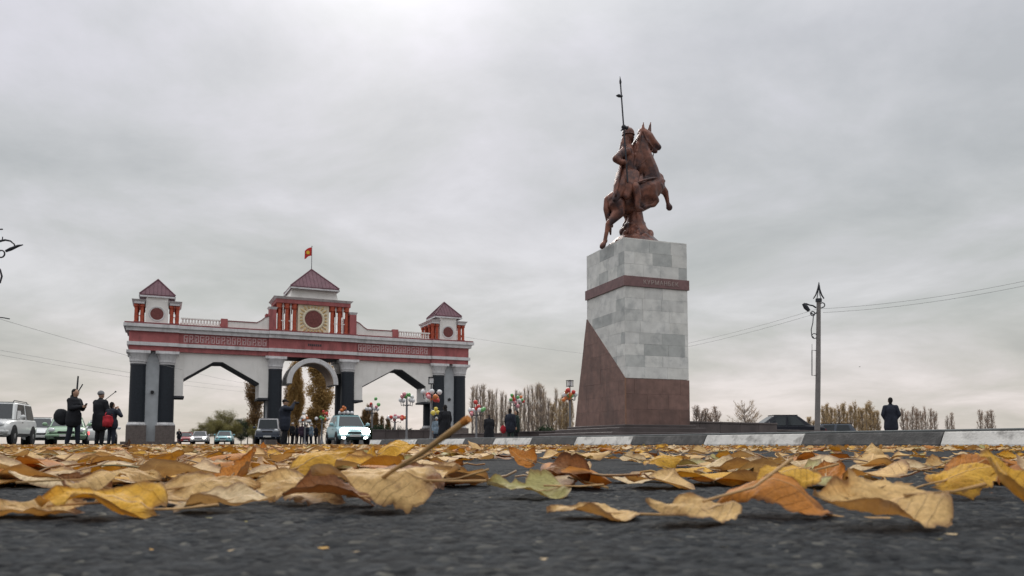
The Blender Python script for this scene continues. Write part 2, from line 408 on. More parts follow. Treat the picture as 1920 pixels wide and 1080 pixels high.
# close-up relief of the road surface round the viewpoint: stones and hollows a few millimetres high
rng = np.random.default_rng(3)
TAB = {}
def vnoise(x, y, cell, seed):
    n = 256
    if seed not in TAB: TAB[seed] = np.random.default_rng(seed).random((n, n))
    tab = TAB[seed]
    xi = x / cell; yi = y / cell
    x0 = np.floor(xi).astype(int); y0 = np.floor(yi).astype(int); fx = xi - x0; fy = yi - y0
    fx = fx * fx * (3 - 2 * fx); fy = fy * fy * (3 - 2 * fy)
    a = tab[x0 % n, y0 % n]; b_ = tab[(x0 + 1) % n, y0 % n]; c_ = tab[x0 % n, (y0 + 1) % n]; d_ = tab[(x0 + 1) % n, (y0 + 1) % n]
    return (a * (1 - fx) + b_ * fx) * (1 - fy) + (c_ * (1 - fx) + d_ * fx) * fy
def near_road():
    nx, ny = 400, 340
    xs = np.linspace(-1.15, 1.15, nx); ts = np.linspace(0, 1, ny); ys = 0.12 + 1.9 * ts ** 1.35
    X, Y = np.meshgrid(xs, ys)
    Z = 0.0024 * vnoise(X, Y, 0.008, 1) + 0.0024 * vnoise(X, Y, 0.019, 2) + 0.0016 * vnoise(X, Y, 0.05, 4) + 0.0007 * vnoise(X, Y, 0.006, 5) - 0.0022
    edge = np.minimum(np.minimum((X + 1.15) / 0.2, (1.15 - X) / 0.2), np.minimum((Y - 0.12) / 0.03, (2.02 - Y) / 0.5)); edge = np.clip(edge, 0, 1)
    Z = Z * edge - 0.004 * (1 - edge) + 0.002 * edge
    V = np.stack([X.ravel(), Y.ravel(), Z.ravel()], 1)
    i = (np.arange(ny - 1)[:, None] * nx + np.arange(nx - 1)[None, :]).ravel()
    Fc = np.stack([i, i + 1, i + nx + 1, i + nx], 1)
    me = bpy.data.meshes.new('road_surface'); me.vertices.add(len(V)); me.vertices.foreach_set('co', V.ravel())
    me.loops.add(Fc.size); me.loops.foreach_set('vertex_index', Fc.ravel())
    me.polygons.add(len(Fc)); me.polygons.foreach_set('loop_start', np.arange(len(Fc)) * 4)
    me.polygons.foreach_set('use_smooth', [True] * len(Fc)); me.update(calc_edges=True)
    tag(link('road_surface', me, None, M['asphalt']), kind='structure')
near_road()

# kerb line: runs from the right foreground back to the left
KD = Vector((-0.4373, 0.8993, 0)); KN = Vector((0.8993, 0.4373, 0))      # along, into the plaza
def kerb_pt(Y, off=0.0, z=0.0):
    p = Vector((13.44 - 0.4863 * Y, Y, 0)) + KN * off; p.z = z; return p
KH = 0.30
kerb_root = MB()
prof = [(0.10, 0.0), (0.17, KH - 0.035), (0.165, KH - 0.03), (0.15, KH), (0.42, KH), (0.42, 0.0)]
def kerb_strip(mb, profile, Ya, Yb):
    pa = [kerb_pt(Ya, o, z) for o, z in profile]; pb = [kerb_pt(Yb, o, z) for o, z in profile]
    n = len(profile)
    fs = [tuple(range(n - 1, -1, -1)), tuple(range(n, 2 * n))] + [(i, (i + 1) % n, (i + 1) % n + n, i + n) for i in range(n)]
    mb.add(pa + pb, fs)
kerb_strip(kerb_root, [(0.12, 0.0), (0.20, KH - 0.04), (0.155, KH - 0.038), (0.150, KH - 0.012), (0.165, KH), (0.44, KH), (0.44, 0.0)], 2.0, 46.0)
kerb = kerb_root.build('kerb', M['kerbtop']); tag(kerb, kind='structure')
rk = random.Random(5)
Yb = 12.95 - 2.7 * 4
k = 0
while Yb < 45.5:
    white = (k % 2 == 1)
    o = rk.uniform(-0.006, 0.006); g2 = 0.008
    q = MB(); kerb_strip(q, [(0.0 + o, -0.02), (0.012 + o, 0.05), (0.115 + o, KH - 0.055), (0.135 + o, KH - 0.042), (0.155, KH - 0.042), (0.14, -0.02)], Yb + g2, Yb + 2.7 - g2)
    q.build('kerb_stone', M['kerbwhite' if white else 'kerbdark'], kerb)
    Yb += 2.7; k += 1

# raised plaza behind the kerb
PZ = 0.04
pl = [kerb_pt(2.0, 0.43), (90, 2.0), (140, 130), (20, 130), (-3.0, 76), (-8.5, 60), kerb_pt(45.5, 0.43)]
pl2 = [(p[0], p[1]) for p in pl]
q = MB(); q.prism(pl2, PZ, -0.02, lambda a, b, d: (a, b, d)); tag(q.build('plaza_pavement', M['paving']), kind='structure')

# ================================================================== gateway
GA = Vector((-28.27, 57.0, 0)); GROT = math.atan2(0.41306, 0.91071)
gate = empty('city_gateway', GA, GROT, 'wide white and dark red city gateway with three arches and three roofed towers', 'gateway')
GD = 3.6                                  # depth
GC = 13.35                                # centre line
def gm(u): return 2 * GC - u              # mirror
def gp(name, mb, m, parent=None, smooth=None, label=None):
    return mb.build(name, M[m] if isinstance(m, str) else m, parent or gate, smooth, label)
# columns, front row and back row
colx = [0.52, 2.50, 10.43]; colx = colx + [gm(u) for u in colx][::-1]
r0 = 0.56
cp = [(r0 * 0.99, 1.66), (r0, 1.9), (r0 * 0.985, 4.0), (r0 * 0.95, 6.02)]
capm = MB().lathe([(0.50, 6.02), (0.57, 6.03), (0.57, 6.10), (0.53, 6.11), (0.53, 6.16), (0.60, 6.17), (0.62, 6.26), (0.60, 6.30), (0.64, 6.52), (0.74, 6.74), (0.80, 6.82)], 20).box(-0.82, 0.82, -0.62, 0.62, 6.82, 7.03).mesh('capital', 35)
basem = MB().lathe([(0.66, 1.42), (0.68, 1.50), (0.62, 1.56), (0.60, 1.66)], 20).mesh('column_base', 35)
shaftm = MB().lathe(cp, 24).mesh('column_shaft', 35)
ringm = MB().lathe([(0.545, 5.90), (0.56, 5.92), (0.56, 5.97), (0.545, 5.99)], 20).mesh('column_ring', 35)
plm = MB().box(-0.68, 0.68, -0.60, 0.60, 0.0, 1.42).mesh('column_plinth')
for yy in (0.62, GD - 0.62):
    for u in colx:
        for nm, me, mt in (('column_shaft', shaftm, 'dkcol'), ('capital', capm, 'trim'), ('column_base', basem, 'trim'), ('column_plinth', plm, 'plinth')):
            o = link(nm, me, gate, M[mt]); o.location = (u, yy, 0)
            if nm == 'capital':
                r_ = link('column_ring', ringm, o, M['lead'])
# grey pier walls between the paired end columns
for u in (1.51, gm(1.51)):
    gp('pier', MB().box(u - 0.62, u + 0.62, 0.55, GD - 0.55, 0, 7.03), 'pier')
    d = gp('round_fitting', MB().tube([(u + 0.02, 0.55, 3.93), (u + 0.02, 0.42, 3.93)], 0.13, 12), 'blackplastic', smooth=35)
    gp('low_step', MB().box(u - 2.0, u + 2.0, -0.35, GD + 0.35, 0, 0.22), 'plinth')
# wing walls with a pentagonal opening
def arch_wall(flip):
    w = MB(); f = lambda a, b, d: (a, d, b)
    def strip(p, q, ztop):
        w.prism([p, q, (q[0], ztop), (p[0], ztop)], 0.5, GD - 0.5, f)
    xs = [(3.02, 3.70, 3.66, 3.70), (3.66, 5.02, 5.78, 6.40), (5.78, 6.40, 6.45, 6.42), (6.45, 6.42, 9.21, 4.86), (9.21, 3.70, 9.90, 3.70)]
    for (a, za, b_, zb) in xs:
        if flip: p, q_ = (gm(b_), zb), (gm(a), za)
        else: p, q_ = (a, za), (b_, zb)
        strip(p, q_, 7.03)
    return w
for fl in (False, True):
    wall = gp('arch_wall', arch_wall(fl), 'plaster')
    f = (lambda a: gm(a)) if fl else (lambda a: a)
    # dark lining slabs under the slopes and ledges under the springers
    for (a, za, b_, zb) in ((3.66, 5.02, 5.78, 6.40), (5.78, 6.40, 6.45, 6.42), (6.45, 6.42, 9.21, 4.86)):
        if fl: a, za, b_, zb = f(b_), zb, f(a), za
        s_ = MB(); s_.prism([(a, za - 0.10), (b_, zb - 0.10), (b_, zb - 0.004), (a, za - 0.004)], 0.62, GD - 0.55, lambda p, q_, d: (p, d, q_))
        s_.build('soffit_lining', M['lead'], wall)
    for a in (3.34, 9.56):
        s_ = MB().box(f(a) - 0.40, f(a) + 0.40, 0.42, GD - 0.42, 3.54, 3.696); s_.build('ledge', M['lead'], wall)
# free barrel arch in the middle
def ring(r1, r2, y0_, y1_, cz=4.96, n=28, a0=-2, a1=182):
    w = MB(); vs = []; fs = []
    for i in range(n + 1):
        an = R(a0 + (a1 - a0) * i / n)
        for r_, y_ in ((r1, y0_), (r2, y0_), (r2, y1_), (r1, y1_)):
            vs.append((GC + r_ * math.cos(an), y_, cz + r_ * math.sin(an)))
    for i in range(n):
        for k_ in range(4):
            fs.append((i * 4 + k_, i * 4 + (k_ + 1) % 4, (i + 1) * 4 + (k_ + 1) % 4, (i + 1) * 4 + k_))
    fs += [(3, 2, 1, 0), (n * 4, n * 4 + 1, n * 4 + 2, n * 4 + 3)]
    return w.add(vs, fs)
arch = gp('centre_arch', ring(1.66, 2.05, 0.16, GD - 0.3), 'plaster', smooth=40)
ring(1.62, 1.657, 0.30, GD - 0.5).build('arch_lining', M['barrel'], arch, 40)
ring(1.70, 2.01, 0.09, 0.157).build('archivolt', M['trim'], arch, 40)
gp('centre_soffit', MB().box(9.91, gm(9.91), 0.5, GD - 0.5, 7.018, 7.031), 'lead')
for u in (9.98, gm(9.98)):
    gp('inner_pier', MB().box(u - 0.06, u + 0.06, 1.3, GD - 1.3, 0, 6.9), 'pier')

# entablature: stacked bands, breaking forward over the end bays and the centre
def bands(u0, u1, fwd, caps):
    segs = [('fascia', 7.034, 7.40, 0.28, 'red'), ('moulding', 7.402, 7.66, 0.14, 'trim'), ('frieze', 7.662, 8.47, 0.26, 'red'),
            ('cornice', 8.472, 8.76, 0.06, 'trim'), ('cornice_crown', 8.762, 9.0, -0.12, 'trim'), ('coping', 9.002, 9.11, -0.06, 'redtrim')]
    for nm, z0, z1, ins, mt in segs:
        i = ins - fwd
        gp(nm, MB().box(u0 + (ins - 0.28 if caps[0] else 0), u1 - (ins - 0.28 if caps[1] else 0), i, GD - i, z0, z1), mt)
bands(-0.14, 3.25, 0.16, (True, False))
bands(3.252, 9.83, 0.0, (False, False))
bands(9.832, gm(9.832), 0.16, (False, False))
bands(gm(9.83), gm(3.252), 0.0, (False, False))
bands(gm(3.25), gm(-0.14), 0.16, (False, True))
# relief ornament along the wing friezes
om = MB()
for (a, b_, c, d) in ((-0.15, 0.15, 0.22, 0.28), (-0.15, -0.09, -0.28, 0.22), (-0.15, 0.08, -0.28, -0.22), (0.02, 0.08, -0.22, 0.05), (-0.05, 0.02, 0.0, 0.05), (0.11, 0.15, -0.28, 0.16)):
    om.box(a, b_, -0.03, 0.02, c, d)
omesh = om.mesh('ornament')
om2 = MB()
for (a, b_, c, d) in ((-0.14, -0.08, -0.28, 0.28), (-0.08, 0.12, 0.22, 0.28), (-0.08, 0.10, -0.03, 0.03), (0.06, 0.12, 0.03, 0.22), (0.02, 0.14, -0.28, -0.22), (0.08, 0.14, -0.22, -0.08)):
    om2.box(a, b_, -0.03, 0.02, c, d)
omesh2 = om2.mesh('ornament')
for fl in (False, True):
    for i in range(16):
        u = 3.75 + i * 0.385
        o = link('ornament', (omesh, omesh2)[(i * 7 + (i // 3)) % 2], gate, M['ornament']); o.location = (gm(u) if fl else u, 0.248, 8.07)
        if i % 3 == 2: o.scale.x = -1
tx = MB()
for i in range(7): tx.box(12.9 + i * 0.16, 13.0 + i * 0.16, 0.075, 0.098, 7.98, 8.16)
gp('inscription', tx, 'lead')

# pyramid roof with overhanging eaves and standing seams
def pyramid(name, cx, cy, a, z0, z1, parent, seams=5):
    w = MB(); t_ = 0.10
    w.add([(cx - a, cy - a, z0), (cx + a, cy - a, z0), (cx + a, cy + a, z0), (cx - a, cy + a, z0), (cx, cy, z1),
           (cx - a, cy - a, z0 - t_), (cx + a, cy - a, z0 - t_), (cx + a, cy + a, z0 - t_), (cx - a, cy + a, z0 - t_)],
          [(0, 1, 4), (1, 2, 4), (2, 3, 4), (3, 0, 4), (5, 6, 1, 0), (6, 7, 2, 1), (7, 8, 3, 2), (8, 5, 0, 3), (8, 7, 6, 5)])
    ro = gp(name, w, 'roof', parent)
    sm = MB()
    for side in range(4):
        Mx = Matrix.Translation((cx, cy, 0)) @ Matrix.Rotation(side * PI / 2, 4, 'Z')
        for i in range(-seams, seams + 1):
            x = a * i / (seams + 0.5); topf = 1 - abs(x) / a
            p0 = Vector((x, -a, z0 + 0.02)); p1 = Vector((x, -a * (1 - topf), z0 + (z1 - z0) * topf + 0.02))
            sm.tube([p0, p1], 0.012, 4, M=Mx)
    for sx in (-1, 1):
        for sy in (-1, 1): sm.tube([(cx + sx * a, cy + sy * a, z0 + 0.02), (cx, cy, z1 + 0.03)], 0.05, 5)
    sm.build('roof_seams', M['roof'], ro)['kind'] = 'stuff'
    e = MB()
    for side in range(4):
        e.box(-a - 0.03, a + 0.03, -a - 0.03, -a + 0.03, z0 - 0.22, z0 - 0.103, Matrix.Translation((cx, cy, 0)) @ Matrix.Rotation(side * PI / 2, 4, 'Z'))
    e.build('eaves_board', M['trim'], ro)
    return ro
# small end towers
colm = MB().lathe([(0.15, 9.11), (0.15, 9.26), (0.115, 9.30), (0.13, 9.55), (0.115, 10.25), (0.12, 10.32), (0.17, 10.36), (0.17, 10.55)], 12).mesh('colonette', 40)
medm = MB().lathe([(0.001, 0.0), (0.46, 0.0), (0.48, -0.05), (0.42, -0.06), (0.38, -0.04), (0.30, -0.05), (0.10, -0.06), (0.001, -0.08)], 24, M=Matrix.Rotation(R(-90), 4, 'X')).mesh('medallion', 30)
def scroll(cx, y_, z_, parent, k=1):
    pts = []
    for i in range(12):
        an = i / 11 * 4.2; r_ = 0.16 * (1 - i / 14)
        pts.append((cx + k * r_ * math.cos(an), y_, z_ + r_ * math.sin(an)))
    MB().tube(pts, 0.035, 5).build('scroll', M['brick'], parent)
for fl in (False, True):
    cx = gm(1.68) if fl else 1.68
    tw = gp('end_tower', MB().box(cx - 0.78, cx + 0.78, 0.34, GD - 0.34, 9.112, 10.86), 'plaster')
    MB().box(cx - 0.76, cx + 0.76, 0.36, 2.6, 10.862, 11.22).build('tower_top', M['plaster'], tw)
    mo = link('medallion', medm, tw, M['medal']); mo.location = (cx, 0.335, 9.86)
    mo.rotation_euler = (0, 0, PI)
    MB().lathe([(0.50, 0.0), (0.58, 0.0), (0.58, 0.03), (0.50, 0.03), (0.50, 0.0)], 24, caps=False, M=Matrix.Translation((cx, 0.338, 9.86)) @ Matrix.Rotation(R(90), 4, 'X')).build('medallion_ring', M['trim'], tw, 30)
    for sx in (-1, 1):
        for yy in (0.42, 1.25, GD - 1.25, GD - 0.42):
            for dx in (1.02, 1.42):
                c_ = link('colonette', colm, tw, M['brick']); c_.location = (cx + sx * dx, yy, 0)
        MB().box(cx + sx * 1.22 - 0.36, cx + sx * 1.22 + 0.36, 0.16, GD - 0.16, 10.552, 10.72).build('porch_cornice', M['trim'], tw)
        MB().frustum((cx + sx * 1.24, GD / 2), 10.722, 10.86, 0.38, GD / 2 - 0.14, 0.50, GD / 2 - 0.02).build('porch_crown', M['trim'], tw)
        MB().box(cx + sx * 1.22 - 0.34, cx + sx * 1.22 + 0.34, 0.24, GD - 0.24, 9.113, 9.20).build('porch_base', M['redtrim'], tw)
        scroll(cx + sx * 1.22, 0.42, 10.28, tw, sx); scroll(cx + sx * 1.22, 0.42, 9.55, tw, -sx)
    pyramid('tower_roof', cx, 0.34 + 1.14, 1.24, 11.32, 12.70, tw, 4)
# centre tower
ct = gp('centre_tower', MB().box(12.10, 14.60, 0.42, GD - 0.42, 9.112, 11.40), 'cream')
for i in range(24):
    an = 2 * PI * i / 24 + 0.13
    ax = Vector((math.cos(an), 0, math.sin(an)))
    lim = 1.17 / max(abs(ax.x), abs(ax.z)); lim = min(lim, 1.42)
    p0 = Vector((GC, 0.40, 10.24)) + ax * 0.92; p1 = Vector((GC, 0.40, 10.24)) + ax * (lim - 0.08)
    MB().tube([p0, (p0 + p1) / 2, p1], [0.04, 0.095, 0.02], 5).build('sun_ray', M['ray'], ct)
MB().lathe([(0.001, 0.0), (0.70, 0.0), (0.70, 0.05), (0.60, 0.06), (0.52, 0.04), (0.40, 0.07), (0.22, 0.05), (0.001, 0.09)], 28, M=Matrix.Translation((GC, 0.415, 10.24)) @ Matrix.Rotation(R(90), 4, 'X')).build('medallion', M['medal'], ct, 30)
MB().lathe([(0.72, 0.0), (0.88, 0.0), (0.88, 0.07), (0.80, 0.10), (0.72, 0.07), (0.72, 0.0)], 28, caps=False, M=Matrix.Translation((GC, 0.415, 10.24)) @ Matrix.Rotation(R(90), 4, 'X')).build('medallion_ring', M['cream'], ct, 30)
colm2 = MB().lathe([(0.19, 9.11), (0.19, 9.28), (0.14, 9.32), (0.15, 9.7), (0.135, 10.9), (0.14, 10.95), (0.21, 11.02), (0.21, 11.40)], 12).mesh('colonette', 40)
for s_ in (-1, 1):
    for du in (1.52, 2.12, 2.72):
        for yy in (0.48, GD - 0.48):
            c_ = link('colonette', colm2, ct, M['brick']); c_.location = (GC + s_ * du, yy, 0)
    for du in (1.82, 2.42):
        m_ = MB().box(GC + s_ * du - 0.035, GC + s_ * du + 0.035, 0.44, 0.52, 9.113, 11.39); m_.box(GC + s_ * du - 0.26, GC + s_ * du + 0.26, 0.45, 0.51, 9.95, 10.02)
        m_.build('mullion', M['plaster'], ct)
        MB().tube([(GC + s_ * du + 0.22 * math.cos(R(a)), 0.48, 10.92 + 0.26 * math.sin(R(a))) for a in range(0, 181, 20)], 0.045, 5).build('little_arch', M['trim'], ct)
    MB().box(GC + s_ * 3.23 - 0.27, GC + s_ * 3.23 + 0.27, 0.20, 1.0, 9.113, 10.80).build('tower_pier', M['red'], ct)
    MB().frustum((GC + s_ * 3.23, 0.6), 10.802, 11.0, 0.27, 0.4, 0.36, 0.49).build('pier_cap', M['trim'], ct)
    MB().box(GC + s_ * 3.23 - 0.27, GC + s_ * 3.23 + 0.27, GD - 1.0, GD - 0.20, 9.113, 10.80).build('tower_pier', M['red'], ct)
MB().box(GC - 3.0, GC + 3.0, 0.22, GD - 0.22, 11.402, 11.72).build('tower_frieze', M['red'], ct)
MB().frustum((GC, GD / 2), 11.722, 11.90, 3.02, GD / 2 - 0.20, 3.20, GD / 2 - 0.02).build('tower_cornice', M['trim'], ct)
MB().frustum((GC, GD / 2), 11.902, 12.70, 1.95, 1.55, 1.75, 1.5).build('drum', M['plaster'], ct)
pyramid('tower_roof', GC, GD / 2, 1.95, 12.80, 14.66, ct, 6)
# parapets
bal = MB().lathe([(0.075, 9.20), (0.05, 9.27), (0.085, 9.38), (0.045, 9.52), (0.07, 9.60)], 8).mesh('baluster', 40)
for fl in (False, True):
    f = gm if fl else (lambda a: a)
    def bx(a, b_, y0_, y1_, z0, z1): return MB().box(min(f(a), f(b_)), max(f(a), f(b_)), y0_, y1_, z0, z1)
    for yy in (0.42, GD - 0.42):
        rail = bx(3.36, 6.22, yy - 0.10, yy + 0.10, 9.60, 9.70); ra = gp('parapet_rail', rail, 'plaster')
        bx(3.36, 6.22, yy - 0.09, yy + 0.09, 9.113, 9.20).build('bottom_rail', M['plaster'], ra)
        for i in range(13):
            o = link('baluster', bal, ra, M['plaster']); o.location = (f(3.5 + i * 0.218), yy, 0)
        gp('parapet_post', bx(6.23, 6.73, yy - 0.2, yy + 0.2, 9.113, 9.80), 'red')
        prof_ = [(6.74, 9.113), (9.84, 9.113), (9.84, 10.22), (9.55, 10.10), (9.2, 9.80), (8.9, 9.62), (6.74, 9.62)]
        w = MB()
        top_ = [(6.74, 9.62), (8.9, 9.62), (9.2, 9.80), (9.55, 10.10), (9.84, 10.22)]
        cpn = MB()
        for (a, za), (b_, zb) in zip(top_[:-1], top_[1:]):
            pa, pb = ((f(a), za), (f(b_), zb)) if not fl else ((f(b_), zb), (f(a), za))
            w.prism([(pa[0], 9.113), (pb[0], 9.113), pb, pa], yy - 0.12, yy + 0.12, lambda p, q_, d: (p, d, q_))
            cpn.prism([(pa[0], pa[1] + 0.002), (pb[0], pb[1] + 0.002), (pb[0], pb[1] + 0.07), (pa[0], pa[1] + 0.07)], yy - 0.17, yy + 0.17, lambda p, q_, d: (p, d, q_))
        pw = gp('parapet_wall', w, 'plaster'); cpn.build('parapet_coping', M['redtrim'], pw)
# flag on the centre roof
gw = gate.matrix_basis
fp = Matrix.Translation(GA) @ Matrix.Rotation(GROT, 4, 'Z') @ Vector((GC, GD / 2, 14.68))
flag = empty('flag', fp, 0, 'small red flag with a yellow sun flying on the tallest roof of the gateway', 'flag')
MB().tube([(0, 0, 0), (0, 0, 1.95)], [0.035, 0.022], 8).ell((0, 0, 1.97), 0.045, 8, 6).build('flag_pole', M['metal'], flag, 40)
w = MB(); nx_, nz_ = 12, 6; vs = []; fs = []
for side in (0, 1):
    for i in range(nx_ + 1):
        for j in range(nz_ + 1):
            a = i / nx_; x = -0.62 * a; wv = 0.09 * math.sin(a * 7.5 + j * 0.25) * a
            vs.append((x, wv + (0.006 if side else -0.006), 1.88 - 0.72 * (j / nz_) - 0.22 * a + 0.05 * math.sin(a * 5)))
n_ = (nx_ + 1) * (nz_ + 1)
for i in range(nx_):
    for j in range(nz_):
        a = i * (nz_ + 1) + j
        fs.append((a, a + 1, a + nz_ + 2, a + nz_ + 1)); fs.append((a + n_, a + nz_ + 1 + n_, a + nz_ + 2 + n_, a + 1 + n_))
w.add(vs, fs); cloth = w.build('flag_cloth', M['flag'], flag, 60)
e = MB(); e.lathe([(0.001, 0), (0.13, 0), (0.13, 0.01), (0.001, 0.012)], 20, M=Matrix.Translation((-0.30, -0.075, 1.42)) @ Matrix.Rotation(R(90), 4, 'X'))
for i in range(16):
    an = 2 * PI * i / 16; c_ = Vector((-0.30, -0.078, 1.42)); d = Vector((math.cos(an), 0, math.sin(an)))
    e.tube([c_ + d * 0.13, c_ + d * 0.2], [0.018, 0.004], 4)
e.build('sun_emblem', M['yellow'], cloth)

# ================================================================== pedestal
PRZ = R(20.5); PF = Vector((4.42, 30.0, 0))
ped = empty('statue_pedestal', PF, PRZ, 'tall statue pedestal of pale marble slabs over a sloping brown granite base', 'pedestal')
PW, PDp, PT = 2.87, 3.33, 8.13
def back_y(z):                                   # the back flares out towards the ground
    return PDp + (0.0 if z > 5.5 else (5.5 - z) / 4.7 * 1.25) + (8.13 - z) * 0.02
core = MB()
zs = [0.6, 2.0, 5.5, 8.10]; vs = []; fs = []
for z in zs:
    vs += [(0.05, 0.05, z), (PW - 0.05, 0.05, z), (PW - 0.05, back_y(z) - 0.05, z), (0.05, back_y(z) - 0.05, z)]
for i in range(3):
    for k_ in range(4): fs.append((i * 4 + k_, i * 4 + (k_ + 1) % 4, i * 4 + 4 + (k_ + 1) % 4, i * 4 + 4 + k_))
fs += [(3, 2, 1, 0), (12, 13, 14, 15)]
core.add(vs, fs); core.build('core', M['mortar'], ped)
def clip(poly, a, b, c):
    """keep the side a*x + b*y + c >= 0"""
    out = []
    for i in range(len(poly)):
        p, q_ = poly[i], poly[(i + 1) % len(poly)]
        dp = a * p[0] + b * p[1] + c; dq = a * q_[0] + b * q_[1] + c
        if dp >= 0: out.append(p)
        if (dp >= 0) != (dq >= 0):
            t = dp / (dp - dq); out.append((p[0] + (q_[0] - p[0]) * t, p[1] + (q_[1] - p[1]) * t))
    return out
def area(p):
    return abs(sum(p[i][0] * p[(i + 1) % len(p)][1] - p[(i + 1) % len(p)][0] * p[i][1] for i in range(len(p)))) / 2
def shrink(p, g_=0.004):
    cx = sum(a for a, b_ in p) / len(p); cy = sum(b_ for a, b_ in p) / len(p)
    out = []
    for a, b_ in p:
        d = math.hypot(a - cx, b_ - cy); s_ = max(0.0, 1 - g_ / max(d, 1e-6)); out.append((cx + (a - cx) * s_, cy + (b_ - cy) * s_))
    return out
rp = random.Random(11)
def clad(width, z0, z1, rows, place, m, name, planes=(), lim=None, over=0.0, wmin=0.55, wmax=1.05):
    """slabs over one face; place(a, z, out) -> 3-D point, a along the face"""
    zz = [z0 + (z1 - z0) * i / rows for i in range(rows + 1)]
    for i in range(rows):
        x = -rp.uniform(0, 0.5)
        while x < width:
            w_ = rp.uniform(wmin, wmax); a0, a1 = max(0, x), min(width, x + w_); x += w_
            if a1 - a0 < 0.06: continue
            poly = [(a0, zz[i]), (a1, zz[i]), (a1, zz[i + 1]), (a0, zz[i + 1])]
            for pl_ in planes: poly = clip(poly, *pl_) if poly else poly
            if lim and poly: poly = lim(poly)
            if not poly or len(poly) < 3 or area(poly) < 0.004: continue
            poly = shrink(poly); pr = rp.uniform(-0.003, 0.003) + over
            s_ = MB(); n = len(poly)
            vv = [place(a, b_, 0.0 + pr) for a, b_ in poly] + [place(a, b_, -0.045 + min(0, over)) for a, b_ in poly]
            ff = [tuple(range(n)), tuple(range(2 * n - 1, n - 1, -1))] + [(j, j + n, (j + 1) % n + n, (j + 1) % n) for j in range(n)]
            s_.add(vv, ff); s_.build(name, M[m], ped)
front = lambda a, z, o: (a, -o, z)
leftf = lambda a, z, o: (-o, PDp * 1.5 - a, z)            # a grows towards the front corner
right = lambda a, z, o: (PW + o, a, z)
LW = PDp * 1.5
zc_, zb_ = 2.62, 5.42                                      # diagonal of the granite: front corner height, back height
ca = LW; cb = LW - PDp                                     # a at the front corner, a at the upper back corner
def line(p, q_):                                           # half-plane left of p -> q
    return (-(q_[1] - p[1]), q_[0] - p[0], (q_[1] - p[1]) * p[0] - (q_[0] - p[0]) * p[1])
above = line((cb, zb_), (ca, zc_)); below = tuple(-v for v in above)
clad(PW, 2.62, 6.24, 8, front, 'marble', 'marble_slab', wmin=0.75, wmax=1.35)
clad(PW, 6.66, PT, 3, front, 'marble', 'marble_slab', wmin=0.75, wmax=1.35)
clad(PW, 0.80, 2.60, 3, front, 'granite', 'granite_slab', over=0.03, wmin=0.7, wmax=1.3)
clad(LW, 2.62, 6.24, 8, leftf, 'marble', 'marble_slab', wmin=0.75, wmax=1.35, planes=[above, (1, 0, -(LW - PDp - 0.02))])
clad(LW, 6.66, PT, 3, leftf, 'marble', 'marble_slab', wmin=0.75, wmax=1.35, planes=[(1, 0, -(LW - PDp - 0.02))])
clad(LW, 0.80, 5.42, 8, leftf, 'granite', 'granite_slab', planes=[below, line((LW - PDp, 5.5), (LW - PDp - 1.27, 0.78))], over=0.03, wmin=0.7, wmax=1.3)
clad(PDp, 2.62, 6.24, 9, right, 'marble', 'marble_slab', wmin=0.8, wmax=1.2)
clad(PDp, 6.66, PT, 4, right, 'marble', 'marble_slab', wmin=0.8, wmax=1.2)
clad(PDp + 0.9, 0.80, 2.60, 3, right, 'granite', 'granite_slab', over=0.03, wmin=0.9, wmax=1.4)
MB().box(-0.0, PW, 0.0, back_y(7), PT + 0.002, PT + 0.05).build('top_slab', M['marble'], ped)
MB().box(-0.06, PW + 0.06, -0.06, 0.0, 6.25, 6.65).box(-0.06, 0.0, 0.0, PDp + 0.08, 6.25, 6.65).box(PW, PW + 0.06, 0.0, PDp + 0.08, 6.25, 6.65).box(0.0, PW, PDp + 0.02, PDp + 0.08, 6.25, 6.65).build('inscription_band', M['band'], ped)
MB().box(-0.045, -0.002, -0.045, -0.002, 0.80, 2.62).build('corner_bead', M['bead'], ped)
# inscription
cu = bpy.data.curves.new('inscription', 'FONT'); cu.body = 'КУРМАНБЕК'; cu.size = 0.24; cu.extrude = 0.010; cu.space_character = 1.15; cu.align_x = 'CENTER'
to = bpy.data.objects.new('inscription_raw', cu); COL.objects.link(to)
dg = bpy.context.evaluated_depsgraph_get(); tm = bpy.data.meshes.new_from_object(to.evaluated_get(dg)); bpy.data.objects.remove(to)
tm.materials.clear(); to = link('inscription', tm, ped, M['gold']); to.location = (PW * 0.56, -0.066, 6.365); to.rotation_euler = (R(90), 0, 0)
# stepped dark base and low terrace walls
def steps(name, loc, rz, lst, label, grp=None):
    root = empty(name, loc, rz, label, 'steps', grp)
    for (x0, x1, y0_, y1_, z0, z1) in lst:
        o = link('step', bevel_box_mesh('step', x0, x1, y0_, y1_, z0, z1, 0.015), root, M['terrace'])
    return root
steps('pedestal_steps', PF, PRZ, [(-1.1, PW + 0.75, -0.95, 6.2, 0.03, 0.50), (-0.55, PW + 0.45, -0.5, 5.6, 0.502, 0.68), (-0.2, PW + 0.2, -0.2, 5.0, 0.682, 0.80)], 'dark granite steps round the foot of the statue pedestal')
def low_wall(name, a, b_, z1, th, label, z0=PZ - 0.01, n=6, grp=None):
    a = Vector(a); b_ = Vector(b_); d = b_ - a; L_ = d.length
    root = empty(name, (a.x, a.y, 0), math.atan2(d.y, d.x), label, 'low wall', grp)
    for i in range(n):
        x0 = L_ * i / n + 0.004; x1 = L_ * (i + 1) / n - 0.004
        link('wall_slab', bevel_box_mesh('wall_slab', x0, x1, 0, th, z0, z1 - 0.08, 0.01), root, M['terrace'])
        link('coping_slab', bevel_box_mesh('coping_slab', x0, x1, -0.04, th + 0.04, z1 - 0.078, z1, 0.01), root, M['terrace'])
    return root
